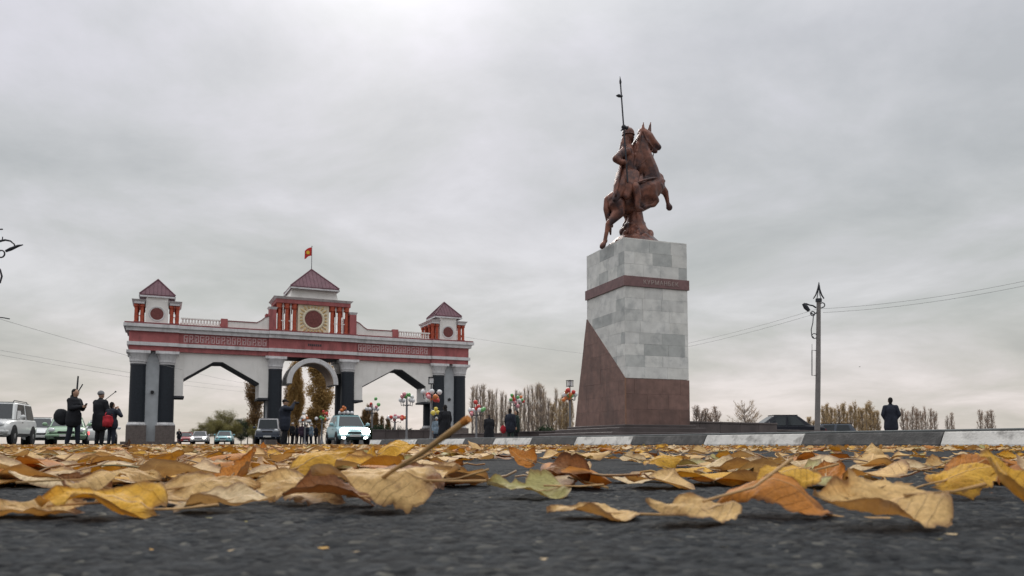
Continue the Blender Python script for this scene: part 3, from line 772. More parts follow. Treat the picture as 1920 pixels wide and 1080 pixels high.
low_wall('terrace_wall', (7.0, 32.6, 0), (12.4, 36.2, 0), 1.02, 0.5, 'low dark granite wall running right from the statue pedestal', n=5)
low_wall('terrace_wall', (12.4, 36.7, 0), (17.0, 40.8, 0), 0.74, 0.5, 'low dark granite wall in front of the black parked car', n=5)
low_wall('terrace_wall', (-9.1, 50.5, 0), (-4.2, 51.5, 0), 0.98, 0.6, 'low dark granite planter wall before the right gateway arch', n=6)
low_wall('terrace_wall', (-4.1, 50.0, 0), (-0.6, 47.6, 0), 0.72, 0.6, 'low dark granite planter wall below the rightmost gateway columns', n=4)
low_wall('terrace_wall', (-0.5, 40.5, 0), (3.2, 38.4, 0), 0.70, 0.6, 'low dark granite wall left of the pedestal steps', n=4)
# ================================================================== equestrian statue
def S(px, py, side=0.0):
    """a point of the statue: seen at (px, py) in the photograph, `side` metres off the horse's middle plane (minus = near side)"""
    lat = (px - 1195) / 45.3
    Yd = 32.06 + 0.3735 * (lat + 0.35 * side) + side * 0.937
    return at(px, py, Yd)
st_base = Vector((5.18, 32.06, PT + 0.05))
statue = empty('equestrian_statue', st_base, 0, 'red bronze statue of a helmeted rider with a spear on a rearing horse', 'statue')
def rel(p): return Vector(p) - st_base
def SS(px, py, side=0.0): return rel(S(px, py, side))
h = MB()
def ch(lst, n=12):
    h.chain([SS(a, b_, s_) for a, b_, s_, r_ in lst], [r_ for *_, r_ in lst], n)
# trunk
ch([(1156, 376, 0, .40), (1172, 368, 0, .50), (1192, 364, 0, .58), (1212, 356, 0, .60), (1225, 348, 0, .50), (1230, 338, 0, .36)])
ch([(1164, 384, 0, .40), (1190, 384, 0, .42), (1214, 372, 0, .42)])
ch([(1152, 374, -.2, .33), (1156, 388, -.28, .30)]); ch([(1152, 374, .2, .33), (1160, 388, .28, .30)])
# neck and head
ch([(1220, 342, 0, .48), (1215, 322, 0, .46), (1208, 300, 0, .41), (1203, 280, 0, .33), (1203, 264, 0, .27), (1207, 252, 0, .21)])
ch([(1197, 318, 0, .40), (1193, 296, 0, .37), (1197, 272, 0, .28)])
ch([(1206, 251, 0, .26), (1213, 259, 0, .31), (1221, 267, 0, .25), (1229, 273, 0, .19), (1234, 276, 0, .15)])
ch([(1208, 267, -.05, .27), (1219, 277, 0, .16), (1229, 284, 0, .10)])
ch([(1232, 273, -.06, .05), (1236, 277, -.05, .05)]); ch([(1216, 256, -.14, .06), (1220, 259, -.14, .05)])
for (a, a2, s_) in ((1205, 1206.5, -.12), (1217, 1220, .14)):
    h.cone(SS(a, 248, s_), .11, SS(a2, 229, s_), .025, 8)
# hind legs
ch([(1156, 382, -.30, .36), (1160, 397, -.34, .28), (1150, 410, -.34, .19), (1141, 420, -.34, .135), (1138, 433, -.34, .095), (1135, 447, -.34, .085), (1135, 452, -.34, .10)])
ch([(1133, 454, -.34, .09), (1131, 459, -.36, .125), (1129, 462, -.36, .12)])
ch([(1164, 382, .30, .36), (1178, 398, .32, .27), (1180, 412, .32, .18), (1172, 424, .3, .13), (1178, 440, .2, .10), (1186, 455, .1, .12)])
# fore legs
ch([(1218, 352, -.30, .34), (1222, 366, -.36, .24), (1230, 376, -.38, .15), (1226, 384, -.38, .11), (1217, 386, -.38, .09), (1211, 387, -.38, .11), (1208, 389, -.38, .12)])
ch([(1228, 346, .26, .32), (1238, 352, .30, .22), (1247, 360, .30, .15), (1250, 370, .30, .105), (1252, 380, .30, .085)])
ch([(1253, 384, .30, .11), (1255, 389, .30, .15)])
horse = organic('horse', h, 0.035, M['bronze'], statue, 3)
# tail and mane
t_ = MB()
t_.chain([SS(1146, 366), SS(1139, 374), SS(1138, 392), SS(1142, 415), SS(1145, 440)], [.10, .15, .16, .13, .04])
t_.chain([SS(1146, 368, .1), SS(1142, 392, .1), SS(1148, 425, .1)], [.1, .14, .05])
organic('tail', t_, 0.03, M['bronze'], horse, 2)
t_ = MB(); rs = random.Random(4)
for i in range(22):
    f_ = i / 21; a = 1203 - 9 * math.sin(f_ * 2.2) - 2 * f_; b_ = 244 + 72 * f_
    p0 = SS(a, b_, 0); p1 = SS(a - 3 + rs.uniform(-2, 2), b_ + 12, -.28 + rs.uniform(-.05, .05)); p2 = SS(a - 3 + rs.uniform(-3, 3), b_ + 24, -.34)
    t_.chain([p0, p1, p2], [.07, .07, .02], 6)
organic('mane', t_, 0.03, M['bronze'], horse, 1)
# harness
MB().tube([SS(1176, 352, -.56), SS(1190, 344, -.62), SS(1206, 338, -.62), SS(1224, 334, -.56), SS(1239, 333, -.32), SS(1243, 335, .0), SS(1243, 338, .3)], 0.045, 6).build('breast_strap', M['bronze'], horse, 40)
MB().tube([SS(1240, 333, -.1), SS(1244, 340, -.1), SS(1243, 348, -.1)], [0.06, 0.09, 0.03], 6).build('strap_tassel', M['bronze'], horse, 40)
MB().tube([SS(1206, 246, -.27), SS(1212, 262, -.31), SS(1225, 277, -.22)], 0.025, 6).tube([SS(1222, 264, -.18), SS(1226, 272, -.16), SS(1224, 283, -.1)], 0.025, 6).build('bridle', M['bronze'], horse, 40)
MB().tube([SS(1226, 283, -.06), SS(1224, 297, -.06), SS(1221, 313, -.06)], 0.022, 6).tube([SS(1224, 280, -.15), SS(1210, 300, -.42), SS(1196, 312, -.4)], 0.022, 6).build('rein', M['bronze'], horse, 40)
# saddle cloth over the flanks
sc_ = MB(); vs = []; fs = []
na, nb = 9, 12
for i in range(na):
    for j in range(nb):
        u = i / (na - 1); v = j / (nb - 1); ang = (v - 0.5) * 2.35
        ax = 1176 + 30 * u; ay = 362 - 10 * u; rr = 0.64 + 0.02 * math.sin(v * 19 + u * 4)
        sd = math.sin(ang) * rr; up = math.cos(ang) * rr
        p = SS(ax, ay, sd); p = p + Vector((0, 0, up - (0.15 if abs(ang) > 1 else 0) * (abs(ang) - 1)))
        vs.append(p)
for i in range(na - 1):
    for j in range(nb - 1):
        a = i * nb + j; fs.append((a, a + 1, a + nb + 1, a + nb))
sc_.add(vs, fs); o = sc_.build('saddle_cloth', M['bronze'], horse, 60); so = o.modifiers.new('s', 'SOLIDIFY'); so.thickness = 0.05
# rider
h = MB()
ch([(1178, 342, 0, .36), (1177, 326, 0, .34), (1176, 308, 0, .35), (1176, 293, 0, .39), (1176, 283, 0, .33), (1178, 272, 0, .15), (1178, 262, 0, .14)])
ch([(1176, 284, -.34, .19), (1180, 284, .34, .19)])
h.ell(SS(1178.5, 255), (.22, .23, .27), 14, 10)
ch([(1184, 261, 0, .11), (1184, 266, 0, .08)])                                   # jaw and beard
ch([(1187.5, 256, 0, .035), (1189, 258, 0, .03)])                                  # nose
ch([(1182, 254, -.16, .03), (1186, 253, -.1, .03)])                                # brow
ch([(1170, 284, -.36, .18), (1155, 298, -.50, .16), (1163, 304, -.58, .13), (1172, 304, -.62, .11)])
for k_ in range(4): ch([(1172, 302 + 1.6 * k_, -.60, .04), (1175.5, 302 + 1.6 * k_, -.68, .035), (1173.5, 303 + 1.6 * k_, -.72, .03)], 6)
ch([(1172, 300, -.58, .04), (1174, 298, -.66, .035)], 6)
ch([(1184, 284, .36, .17), (1194, 300, .40, .14), (1203, 304, .22, .11), (1207, 304, .12, .09)])
for s_ in (-1, 1):
    ch([(1180, 342, s_ * .28, .26), (1191, 352, s_ * .58, .22), (1195, 368, s_ * .62, .17), (1194, 386, s_ * .62, .13), (1195, 392, s_ * .62, .12), (1203, 393, s_ * .64, .09)])
rider = organic('rider', h, 0.03, M['bronze'], statue, 2)
hl = MB(); hl.lathe([(.25, -.08), (.26, .0), (.24, .10), (.17, .19), (.07, .24), (.03, .28), (.012, .33)], 18, c=SS(1178, 250))
hl.lathe([(.265, -.095), (.28, -.07), (.265, -.04)], 18, c=SS(1178, 250)); hl.build('helmet', M['bronze'], rider, 40)
# aventail, coat skirt and cloak
k2 = MB(); k2.chain([SS(1174, 260), SS(1172, 272), SS(1172, 282)], [.19, .22, .27])
k2.chain([SS(1176, 330, -.15), SS(1176, 350, -.42), SS(1174, 368, -.60)], [.36, .32, .16]); k2.chain([SS(1170, 330, -.15), SS(1163, 352, -.42), SS(1154, 374, -.56)], [.36, .30, .14]); k2.chain([SS(1186, 330, -.2), SS(1188, 346, -.5)], [.34, .22])
k2.chain([SS(1178, 330, .15), SS(1176, 350, .42), SS(1174, 368, .60)], [.28, .24, .10])
organic('coat', k2, 0.03, M['bronze'], rider, 2)
vs = []; fs = []; na, nb = 12, 13; ck = MB()
for i in range(na):
    u = i / (na - 1)
    for j in range(nb):
        v = j / (nb - 1) - 0.5
        wd = 0.46 + 0.34 * u
        px_c = 1165 - 8 * u - 6 * u * u + 3.0 * math.cos(v * 15) * u; py_c = 278 + 92 * u
        vs.append(SS(px_c + 4 * abs(v) * (1 - u), py_c + 4 * math.cos(v * 9), v * 2 * wd))
for i in range(na - 1):
    for j in range(nb - 1):
        a = i * nb + j; fs.append((a, a + 1, a + nb + 1, a + nb))
ck.add(vs, fs); o = ck.build('cloak', M['bronze'], rider, 60); so = o.modifiers.new('s', 'SOLIDIFY'); so.thickness = 0.06
# spear
s0 = SS(1177, 342, -.70); s1 = SS(1163.5, 158, -.70)
sp = MB().tube([s0, s1], [.036, .030], 8).build('spear', M['dkmetal'], statue, 40)
d_ = (s1 - s0).normalized()
MB().tube([s1, s1 + d_ * .08, s1 + d_ * .34], [.03, .055, .006], 6).build('spear_head', M['dkmetal'], sp, 40)
MB().tube([s1 - d_ * .52, s1 - d_ * .46 + Vector((-.12, 0, -.02)), s1 - d_ * .50 + Vector((-.22, 0, .02))], [.05, .07, .02], 6).ell(s1 - d_ * .5, .06, 8, 6).build('pennant', M['dkmetal'], sp, 40)
MB().ell(s1 - d_ * 1.80, .10, 10, 8).ell(s1 - d_ * 1.84 + Vector((.12, 0, .0)), .08, 8, 6).cone(s1 - d_ * 1.86, .06, s1 - d_ * 1.95 + Vector((-.12, 0, 0)), .02).build('tassel', M['dkmetal'], sp, 40)
# rock that carries the horse
h = MB(); rs = random.Random(9)
ch([(1196, 474, 0, .95), (1194, 446, 0, .62), (1191, 420, 0, .40), (1192, 392, 0, .27)])
for i in range(60):
    f_ = rs.random(); an = rs.uniform(0, 2 * PI); rr = 1.02 * (1 - f_) ** 1.1 + 0.26
    c_ = Vector((rr * math.cos(an) * 0.9, rr * math.sin(an) * 0.8, 1.15 * f_))
    h.ell(c_, (rs.uniform(.10, .24), rs.uniform(.10, .24), rs.uniform(.10, .22)), 7, 5, Euler((rs.random(), rs.random(), rs.random())).to_matrix())
h.lathe([(1.22, -.02), (1.24, .04), (1.1, .2), (.8, .5)], 14)
organic('rock_base', h, 0.04, M['bronze'], statue, 1)
# ================================================================== people
def person(label, loc, face, height=1.75, coat='black', legs='black', head='hair', headkind='hair', coatlen=0.80, bulk=1.0,
           armL=None, armR=None, stride=0.0, skirt=False, hood=False, group=None, vox=0.014, shoes='black', lean=0.0):
    """figure facing local -Y; face = world angle of its gaze in degrees (0 = +X, 90 = away from the viewer)"""
    s = height / 1.75
    b = MB(); c = MB(); t = MB(); sh = MB()
    L = lambda x, y, z: Vector((x, y - lean * max(0, z - 0.9), z))
    hipz = 0.93
    b.chain([L(0, 0, .95), L(0, .01, 1.12), L(0, 0, 1.30), L(0, .01, 1.42)], [.145, .125, .145, .10])
    b.chain([L(-.16, .01, 1.41), L(.16, .01, 1.41)], [.065, .065])
    b.chain([L(0, .012, 1.42), L(0, -.005, 1.54)], [.06, .058])
    b.ell(L(0, -.012, 1.635), (.076, .098, .118), 14, 10)
    b.chain([L(0, -.085, 1.585), L(0, -.07, 1.55)], [.035, .03]); b.cone(L(0, -.105, 1.64), .013, L(0, -.118, 1.615), .016, 6)
    for sx in (-1, 1):
        b.ell(L(sx * .08, .0, 1.63), (.014, .022, .032), 6, 5)
        b.ell(L(sx * .034, -.098, 1.652), (.014, .01, .010), 6, 5)
    b.chain([L(-.022, -.104, 1.585), L(.022, -.104, 1.585)], [.008, .008], 6)
    c.chain([L(0, 0, .95), L(0, .01, 1.12), L(0, 0, 1.30), L(0, .01, 1.40)], [.175 * bulk, .165 * bulk, .185 * bulk, .13])
    c.chain([L(-.17 * bulk, .01, 1.39), L(.17 * bulk, .01, 1.39)], [.095, .095])
    c.chain([L(0, .01, 1.40), L(0, .008, 1.49)], [.10, .078])
    for sx in (-1, 1):
        st_ = stride * sx
        hip = L(sx * .095, 0, .93); kn = L(sx * .10, -.02 - st_ * .5, .50); an = L(sx * .105, .015 - st_, .085); toe = L(sx * .125, -.14 - st_, .04)
        b.chain([hip, kn, an], [.088, .058, .040]); b.chain([an + Vector((0, .03, -.035)), toe], [.038, .034])
        t.chain([hip, kn, an + Vector((0, 0, .02))], [.108, .082, .068])
        sh.chain([an + Vector((0, .035, -.04)), toe + Vector((0, -.02, 0))], [.046, .044])
        arm = armL if sx > 0 else armR
        el, wr = arm if arm else ((sx * .26, .03, 1.12), (sx * .25, -.06, .87))
        sho = L(sx * .19, .01, 1.40); el = L(*el); wr = L(*wr)
        b.chain([sho, el, wr], [.052, .042, .030]); c.chain([sho, el, wr], [.078 * bulk, .066 * bulk, .054])
        d = (wr - el).normalized(); side = d.orthogonal().normalized(); pal = wr + d * .05
        b.cone(wr, .028, pal + d * .03, .034, 8)
        nrm = d.cross(side).normalized()
        for k in range(4):
            o_ = side * (.027 - .018 * k); ln = (.066, .076, .07, .055)[k]
            k1 = pal + d * .035 + o_; k2_ = k1 + d * ln * .55 + nrm * .014; k3 = k2_ + d * ln * .25 + nrm * .026
            b.chain([k1, k2_, k3], [.0105, .0098, .009], 6)
        b.chain([pal - d * .02 + side * .03, pal + side * .055 + d * .015 + nrm * .01, pal + side * .058 + d * .045 + nrm * .018], [.012, .011, .010], 6)
    # coat hem
    if coatlen < 0.93:
        for sx in (-1, 0, 1):
            c.chain([L(sx * .05, 0, .98), L(sx * (.09 if not skirt else .13), 0, coatlen)], [.165 * bulk, .155 * bulk if not skirt else .20], 12)
    if hood: c.chain([L(0, .07, 1.47), L(0, .10, 1.52)], [.10, .07])
    root = organic('person', b, vox, M['skin'], None, 2)
    organic('coat', c, 0.018, M['c_' + coat], root, 3)
    organic('trousers', t, 0.02, M['c_' + legs], root, 2)
    organic('shoes', sh, 0.014, M['c_' + shoes], root, 2)
    hb = MB(); q = L(0, .01, 1.655)
    if headkind == 'hat':
        hb.ell(q + Vector((0, -.005, .035)), (.094, .114, .095), 14, 9); hb.lathe([(.10, -.005), (.108, .02), (.10, .045)], 16, c=q)
        organic('hat', hb, 0.013, M['c_' + head], root, 2)
    elif headkind == 'cap':
        hb.ell(q + Vector((0, 0, .03)), (.090, .110, .085), 14, 9); hb.chain([q + Vector((-.03, -.11, .015)), q + Vector((.03, -.11, .015))], [.03, .03]); hb.chain([q + Vector((-.03, -.15, .008)), q + Vector((.03, -.15, .008))], [.018, .018])
        organic('cap', hb, 0.012, M['c_' + head], root, 2)
    elif headkind == 'scarf':
        hb.ell(q + Vector((0, .01, -.005)), (.092, .108, .125), 14, 9); hb.chain([L(0, .05, 1.56), L(0, .03, 1.46)], [.075, .10])
        organic('headscarf', hb, 0.014, M['c_' + head], root, 2)
    else:
        hb.ell(q + Vector((0, .018, .018)), (.086, .098, .10), 14, 9); hb.chain([L(0, .06, 1.62), L(0, .055, 1.56)], [.07, .06])
        organic('hair', hb, 0.013, M['c_' + head], root, 2)
    root.location = loc; root.scale = (s, s, s); root.rotation_euler = (0, 0, R(face + 90))
    tag(root, label, 'person', group)
    return root
def on(px, Y, z=0.0): return xat(px, Y, z)

p1 = person('person in dark hooded coat looking down at a phone beside the green car', on(136, 24.5), -12, 1.78, 'black', 'navy', 'hair', hood=True, coatlen=0.72, bulk=1.12, stride=0.10,
            armL=((.25, -.08, 1.14), (.08, -.30, 1.22)), armR=((-.25, -.08, 1.14), (-.06, -.30, 1.20)), lean=0.04)
ph = MB().box(-.04, .04, -.006, .006, -.075, .075); o = ph.build('phone', M['blackplastic']); d_ = Vector((math.cos(R(-12)), math.sin(R(-12)), 0))
o.location = p1.location + d_ * .42 + Vector((0, 0, 1.27)); o.rotation_euler = (R(35), 0, R(78)); tag(o, 'dark phone in the hands of the hooded person', 'phone')
# shoulder bag at the hip
bag = empty('shoulder_bag', p1.location + Vector((-.42, .05, .92)), 0, 'big round black shoulder bag hanging behind the hooded person', 'bag')
w = MB(); w.ell((0, 0, 0), (.24, .17, .25), 16, 10).ell((.05, 0, -.10), (.20, .16, .19), 12, 8).ell((-.06, 0, .08), (.15, .13, .17), 12, 8); organic('bag_body', w, .03, M['c_black'], bag, 1)
MB().tube([(.20, .0, .12), (.30, -.12, .35), (.42, -.16, .52), (.5, .0, .55), (.46, .14, .40), (.25, .1, .15)], .018, 6).build('strap', M['c_black'], bag, 40)
# tripod carried on the back
tp = empty('camera_tripod', p1.location + Vector((-.05, .18, 1.30)), 0, 'folded camera tripod sticking up over the shoulder of the hooded person', 'tripod')
MB().tube([(0, 0, 0), (.04, 0, .92)], [.032, .024], 8).build('folded_legs', M['dkmetal'], tp, 40)
MB().tube([(.06, 0, .42), (.20, 0, .66)], .017, 6).build('pan_handle', M['dkmetal'], tp, 40)
MB().box(-.05, .07, -.05, .05, .36, .46).build('tripod_head', M['dkmetal'], tp)

p2 = person('person in a long black coat and grey knitted hat seen from behind', on(186, 24.9), 70, 1.74, 'black', 'black', 'grey', 'hat', coatlen=0.62, bulk=1.2, armL=((.28, -.06, 1.12), (.12, -.26, 1.15)), armR=((-.28, -.04, 1.12), (-.12, -.26, 1.12)))
o = MB().tube([(0, 0, 0), (.30, 0, .24)], .011, 6).ell((.31, 0, .25), .03, 8, 6).build('selfie_stick', M['dkmetal']); o.location = p2.location + Vector((.18, -.05, 1.48)); tag(o, 'thin dark selfie stick raised beside the grey hat', 'stick')
p3 = person('short person in dark jacket raising a camera with a red backpack on', on(208, 24.4), 75, 1.36, 'navy', 'navy', 'hair', 'hair', coatlen=0.80, bulk=1.15, armL=((.36, -.10, 1.20), (.10, -.24, 1.48)), armR=((-.36, -.10, 1.20), (-.10, -.24, 1.48)))
bp = empty('red_backpack', p3.location + Vector((-.04, -.16, .76)), 0, 'bright red backpack worn by the short person with the camera', 'backpack')
w = MB(); w.ell((0, 0, 0), (.17, .11, .20), 16, 10).box(-.13, .13, -.08, .06, -.17, .16); w.ell((0, -.08, -.06), (.13, .07, .12), 12, 8); organic('pack', w, .02, M['c_red'], bp, 1)
for sx in (-1, 1): MB().tube([(sx * .10, .02, .2), (sx * .12, .12, .28), (sx * .13, .2, .1)], .02, 6).build('shoulder_strap', M['c_red'], bp, 40)
p4 = person('person in dark clothes aiming a camera in front of the central gateway columns', on(533, 30), 20, 1.77, 'navy', 'black', 'hair', 'cap', coatlen=0.70, bulk=1.3, armL=((.26, -.22, 1.38), (.06, -.33, 1.60)), armR=((-.26, -.22, 1.38), (-.06, -.33, 1.60)), stride=.06)
o = MB().box(-.07, .07, -.05, .05, -.045, .05).tube([(0, -.05, 0), (0, -.17, 0)], .038, 10).box(-.03, .03, -.03, .03, .05, .075).build('photo_camera', M['blackplastic']); o.location = p4.location + Vector((.36 * math.cos(R(20)), .36 * math.sin(R(20)), 1.65)); o.rotation_euler = (0, 0, R(110)); tag(o, 'black camera held to the eye of the person by the central columns', 'camera')
person('tiny dark person far off at the left gateway pier', on(335, 86), -60, 1.70, 'black', 'black', 'hair', vox=.02, armR=((-.24, -.10, 1.14), (-.05, -.26, 1.25)))
person('person in a long black coat by the lamp before the right gateway columns', on(834, 34.5, PZ), 120, 1.74, 'black', 'black', 'hair', 'scarf', coatlen=0.45, bulk=1.25, skirt=True, shoes='white')
person('small person in a pale blue jacket beside the long black coat', on(818, 39, PZ), -70, 1.35, 'paleblue', 'navy', 'white', 'hat', bulk=1.1)
person('person in a dark coat with grey collar standing alone before the bare poplars', on(917, 43.5, PZ), 100, 1.66, 'black', 'black', 'brown', 'hair', coatlen=0.40, bulk=1.3, skirt=True, hood=True)
p9 = person('taller person in navy jacket of the pair left of the pedestal', on(957, 38.5, PZ), 60, 1.76, 'navy', 'darkgreen', 'hair', coatlen=0.72, bulk=1.15)
person('shorter person in green-grey jacket of the pair left of the pedestal', on(968, 39.4, PZ), 200, 1.70, 'darkgreen', 'black', 'hair', coatlen=0.74, bulk=1.05)
o = organic('red_bag', MB().ell((0, 0, 0), (.16, .1, .2), 12, 8).tube([(-.06, 0, .18), (0, 0, .32), (.06, 0, .18)], .015, 6), .02, M['c_red'], None, 1); o.location = p9.location + Vector((-.36, 0, .72)); tag(o, 'red handbag held by the taller person of the pair', 'bag')
p11 = person('person in a bulky dark coat standing behind the striped kerb at the right', on(1672, 27.2, PZ), 70, 1.63, 'navy', 'black', 'hair', 'hair', coatlen=0.60, bulk=1.08, armL=((.28, .05, 1.12), (.18, -.07, .92)), armR=((-.28, .05, 1.12), (-.18, -.07, .92)))
rc = random.Random(2)
crowd = [(548, 63, 'black', 'black', 'white'), (557, 64.5, 'navy', 'black', 'hair'), (566, 62.5, 'purple', 'navy', 'hair'), (575, 64, 'navy', 'navy', 'white'), (583, 63, 'paleblue', 'navy', 'white'), (592, 65, 'black', 'black', 'hair'), (571, 66, 'black', 'black', 'hair'), (698, 66, 'black', 'black', 'hair'), (707, 67, 'white', 'black', 'hair'), (716, 66, 'navy', 'black', 'hair')]
lab = ['person in black with a white hat, leftmost of the group under the central arch', 'person in navy, second from left in the group under the central arch', 'person in dark purple jacket in the group under the central arch', 'person in navy with a white hat in the group under the central arch', 'person in pale blue jacket and white hat under the central arch', 'person in black, rightmost of the group under the central arch', 'person in black at the back of the group under the central arch',
       'person in black, left of three under the right arch', 'person in white jacket, middle of three under the right arch', 'person in navy, right of three under the right arch']
for (px, Y, ct_, lg, hd), lb in zip(crowd, lab):
    person(lb, on(px, Y), rc.uniform(0, 360), rc.uniform(1.6, 1.76), ct_, lg, hd, 'hat' if hd == 'white' else 'hair', bulk=1.15, vox=.022, group='people gathered under the gateway')

# ================================================================== vehicles
def car(label, loc, head, kind, paint, lights=None, tail=None, name='parked_car', cat='car', glassdark=False, scale=1.0, roofpaint=None, rack=False, plate=True):
    """car facing local -Y, origin on the ground in the middle"""
    K = dict(hatch=dict(L=3.55, W=1.58, H=1.48, belt=.90, hood=.88, nose=.62, ws=-.95, rf=-.35, rr=1.35, rb=1.68, wb=2.35, r=.28),
             sedan=dict(L=4.40, W=1.70, H=1.43, belt=.90, hood=.86, nose=.64, ws=-.95, rf=-.25, rr=.95, rb=1.55, wb=2.60, r=.30),
             suv=dict(L=4.75, W=1.86, H=1.84, belt=1.10, hood=1.06, nose=.80, ws=-1.05, rf=-.55, rr=1.95, rb=2.28, wb=2.79, r=.38),
             jeep=dict(L=3.9, W=1.72, H=1.88, belt=1.12, hood=1.08, nose=.95, ws=-.85, rf=-.62, rr=1.75, rb=1.90, wb=2.4, r=.36))[kind]
    L_, W_, H_ = K['L'], K['W'], K['H']; hw = W_ / 2; hl = L_ / 2
    P = M['car_' + paint]
    root = empty(name, loc, R(head + 90), label, cat); root.scale = (scale,) * 3
    zb = .24 if kind in ('hatch', 'sedan') else .36
    stn = [(-hl, .50, K['nose'] - .06, .80), (-hl + .06, zb + .05, K['nose'] + .02, .90), (-hl + .28, zb, K['nose'] + .12, .965), (-hl + .6, zb, K['hood'] - .05, .99), (K['ws'], zb, K['hood'], 1.0), (0, zb, K['belt'], 1.0),
           (K['rb'] - .25, zb, K['belt'] + .02, 1.0), (min(K['rb'] + .1, hl - .25), zb, K['belt'] + .0, .985), (hl - .10, zb, K['belt'] - .05, .95), (hl - .02, zb + .1, K['belt'] - .12, .90), (hl, .45, K['belt'] - .2, .82)]
    vs = []; fs = []
    for y, z0, z1, k_ in stn:
        w_ = hw * k_; dz = z1 - z0
        sec = [(-w_ * .86, z0), (-w_ * .97, z0 + .08), (-w_, z0 + dz * .45), (-w_ * .985, z0 + dz * .70), (-w_ * .95, z1 - .06), (-w_ * .86, z1 - .005), (-w_ * .45, z1 + .025), (0, z1 + .035)]
        sec = sec + [(-a, b_) for a, b_ in sec[-2::-1]]
        vs += [(a, y, b_) for a, b_ in sec]
    n = 15
    for i in range(len(stn) - 1):
        for j in range(n - 1): fs.append((i * n + j, i * n + j + 1, (i + 1) * n + j + 1, (i + 1) * n + j))
        fs.append((i * n + n - 1, i * n, (i + 1) * n, (i + 1) * n + n - 1))
    fs.append(tuple(range(n - 1, -1, -1))); m_ = (len(stn) - 1) * n; fs.append(tuple(range(m_, m_ + n)))
    body = MB().add(vs, fs).build('body', P, root, 35)
    # cabin
    gb = hw * .90; gt = hw * (.70 if kind in ('hatch', 'sedan') else .78); bz = K['belt'] - .02
    base_ = [(K['ws'], gb * .93), (K['ws'] + .42, gb), (K['rb'] - .3, gb), (K['rb'], gb * .93)]
    top_ = [(K['rf'], gt * .92), (K['rf'] + .2, gt), (K['rr'] - .15, gt), (K['rr'], gt * .94)]
    ring1 = [(-x, y, bz) for y, x in base_] + [(x, y, bz) for y, x in base_[::-1]]
    ring2 = [(-x, y, H_ - .07) for y, x in top_] + [(x, y, H_ - .07) for y, x in top_[::-1]]
    ring3 = [(x * .86, y * .93 + .03, H_) for x, y, z in ring2]
    vs = ring1 + ring2 + ring3; fs = []
    for lv in (0, 8):
        for j in range(8): fs.append((lv + j, lv + 8 + j, lv + 8 + (j + 1) % 8, lv + (j + 1) % 8))
    fs.append(tuple(range(16, 24)))
    cb_ = MB().add(vs, fs).build('cabin', M['car_' + (roofpaint or paint)], root, 50); bv_ = cb_.modifiers.new('b', 'BEVEL'); bv_.width = .07; bv_.segments = 3; bv_.limit_method = 'ANGLE'; bv_.angle_limit = R(15)
    def pane(nm, a, b_, c, d, ins=.10, out=.012):
        q = [Vector(v) for v in (a, b_, c, d)]; ce = sum(q, Vector()) / 4
        nr = (q[1] - q[0]).cross(q[3] - q[0]).normalized()
        if nr.dot(ce - Vector((0, ce.y * .3, H_ * .5))) < 0: nr = -nr
        f_ = [p + (ce - p) * ins for p in q]
        w_ = MB(); w_.add([p + nr * out for p in f_] + [p - nr * .01 for p in f_], [(0, 1, 2, 3), (7, 6, 5, 4), (0, 4, 5, 1), (1, 5, 6, 2), (2, 6, 7, 3), (3, 7, 4, 0)])
        return w_.build(nm, M['glass'], root)
    pane('windscreen', ring1[0], ring1[7], ring2[7], ring2[0], .07); pane('rear_window', ring1[3], ring1[4], ring2[4], ring2[3], .09)
    for sx in (0, 1):
        A, B_, C, D = (ring1[1], ring1[2], ring2[2], ring2[1]) if sx == 0 else (ring1[6], ring1[5], ring2[5], ring2[6])
        A0, D0 = (ring1[0], ring2[0]) if sx == 0 else (ring1[7], ring2[7])
        lerp = lambda p, q_, t: Vector(p) + (Vector(q_) - Vector(p)) * t
        pane('side_window', lerp(A0, A, .5), lerp(A, B_, .46), lerp(D, C, .46), D, .08); pane('side_window', lerp(A, B_, .5), B_, C, lerp(D, C, .5), .09)
    # wheels
    r_ = K['r']
    for sx in (-1, 1):
        for sy in (-1, 1):
            y_ = sy * K['wb'] / 2 + (0.02 if sy < 0 else .06)
            MB().tube([(sx * (hw - .10), y_, r_ + .02), (sx * (hw + .004), y_, r_ + .02)], r_ + .07, 20).build('wheel_arch', M['blackplastic'], root, 35)
            wh = MB().lathe([(r_ * .6, -.11), (r_ * .93, -.11), (r_, -.07), (r_, .07), (r_ * .93, .11), (r_ * .6, .11)], 22, M=Matrix.Translation((sx * (hw - .09), y_, r_)) @ Matrix.Rotation(R(90), 4, 'Y')).build('wheel', M['tyre'], root, 35)
            rm = MB().lathe([(.05, sx * .115), (r_ * .62, sx * .10), (r_ * .60, sx * .06), (.05, sx * .07)], 18, M=Matrix.Translation((sx * (hw - .09), y_, r_)) @ Matrix.Rotation(R(90), 4, 'Y'))
            rm.build('rim', M['rim'], wh, 35)
    # front
    fz = K['nose']; fy = -hl
    for sx in (-1, 1):
        lit = lights in ('on', 'dim')
        lm = M['lit' if lights == 'on' else 'litdim'] if lit else M['lampglass']
        big_ = .18 if lights == 'on' else .12
        hd = MB().ell((sx * hw * .68, fy + .12, fz + .03), (big_ * 1.25, .13, big_), 14, 9).build('headlight', M['lampglass'], root, 60)
        if lit: MB().ell((sx * hw * .68, fy + .01, fz + .03), (big_ * 1.05, .08, big_ * .95), 12, 8).build('bulb', lm, hd, 60)
        fg = MB().ell((sx * hw * .66, fy + .06, zb + .14), (.11 if lights == 'on' else .09, .07, .09 if lights == 'on' else .06), 10, 7).build('fog_lamp', lm if lights == 'on' else M['lampglass'], root, 60)
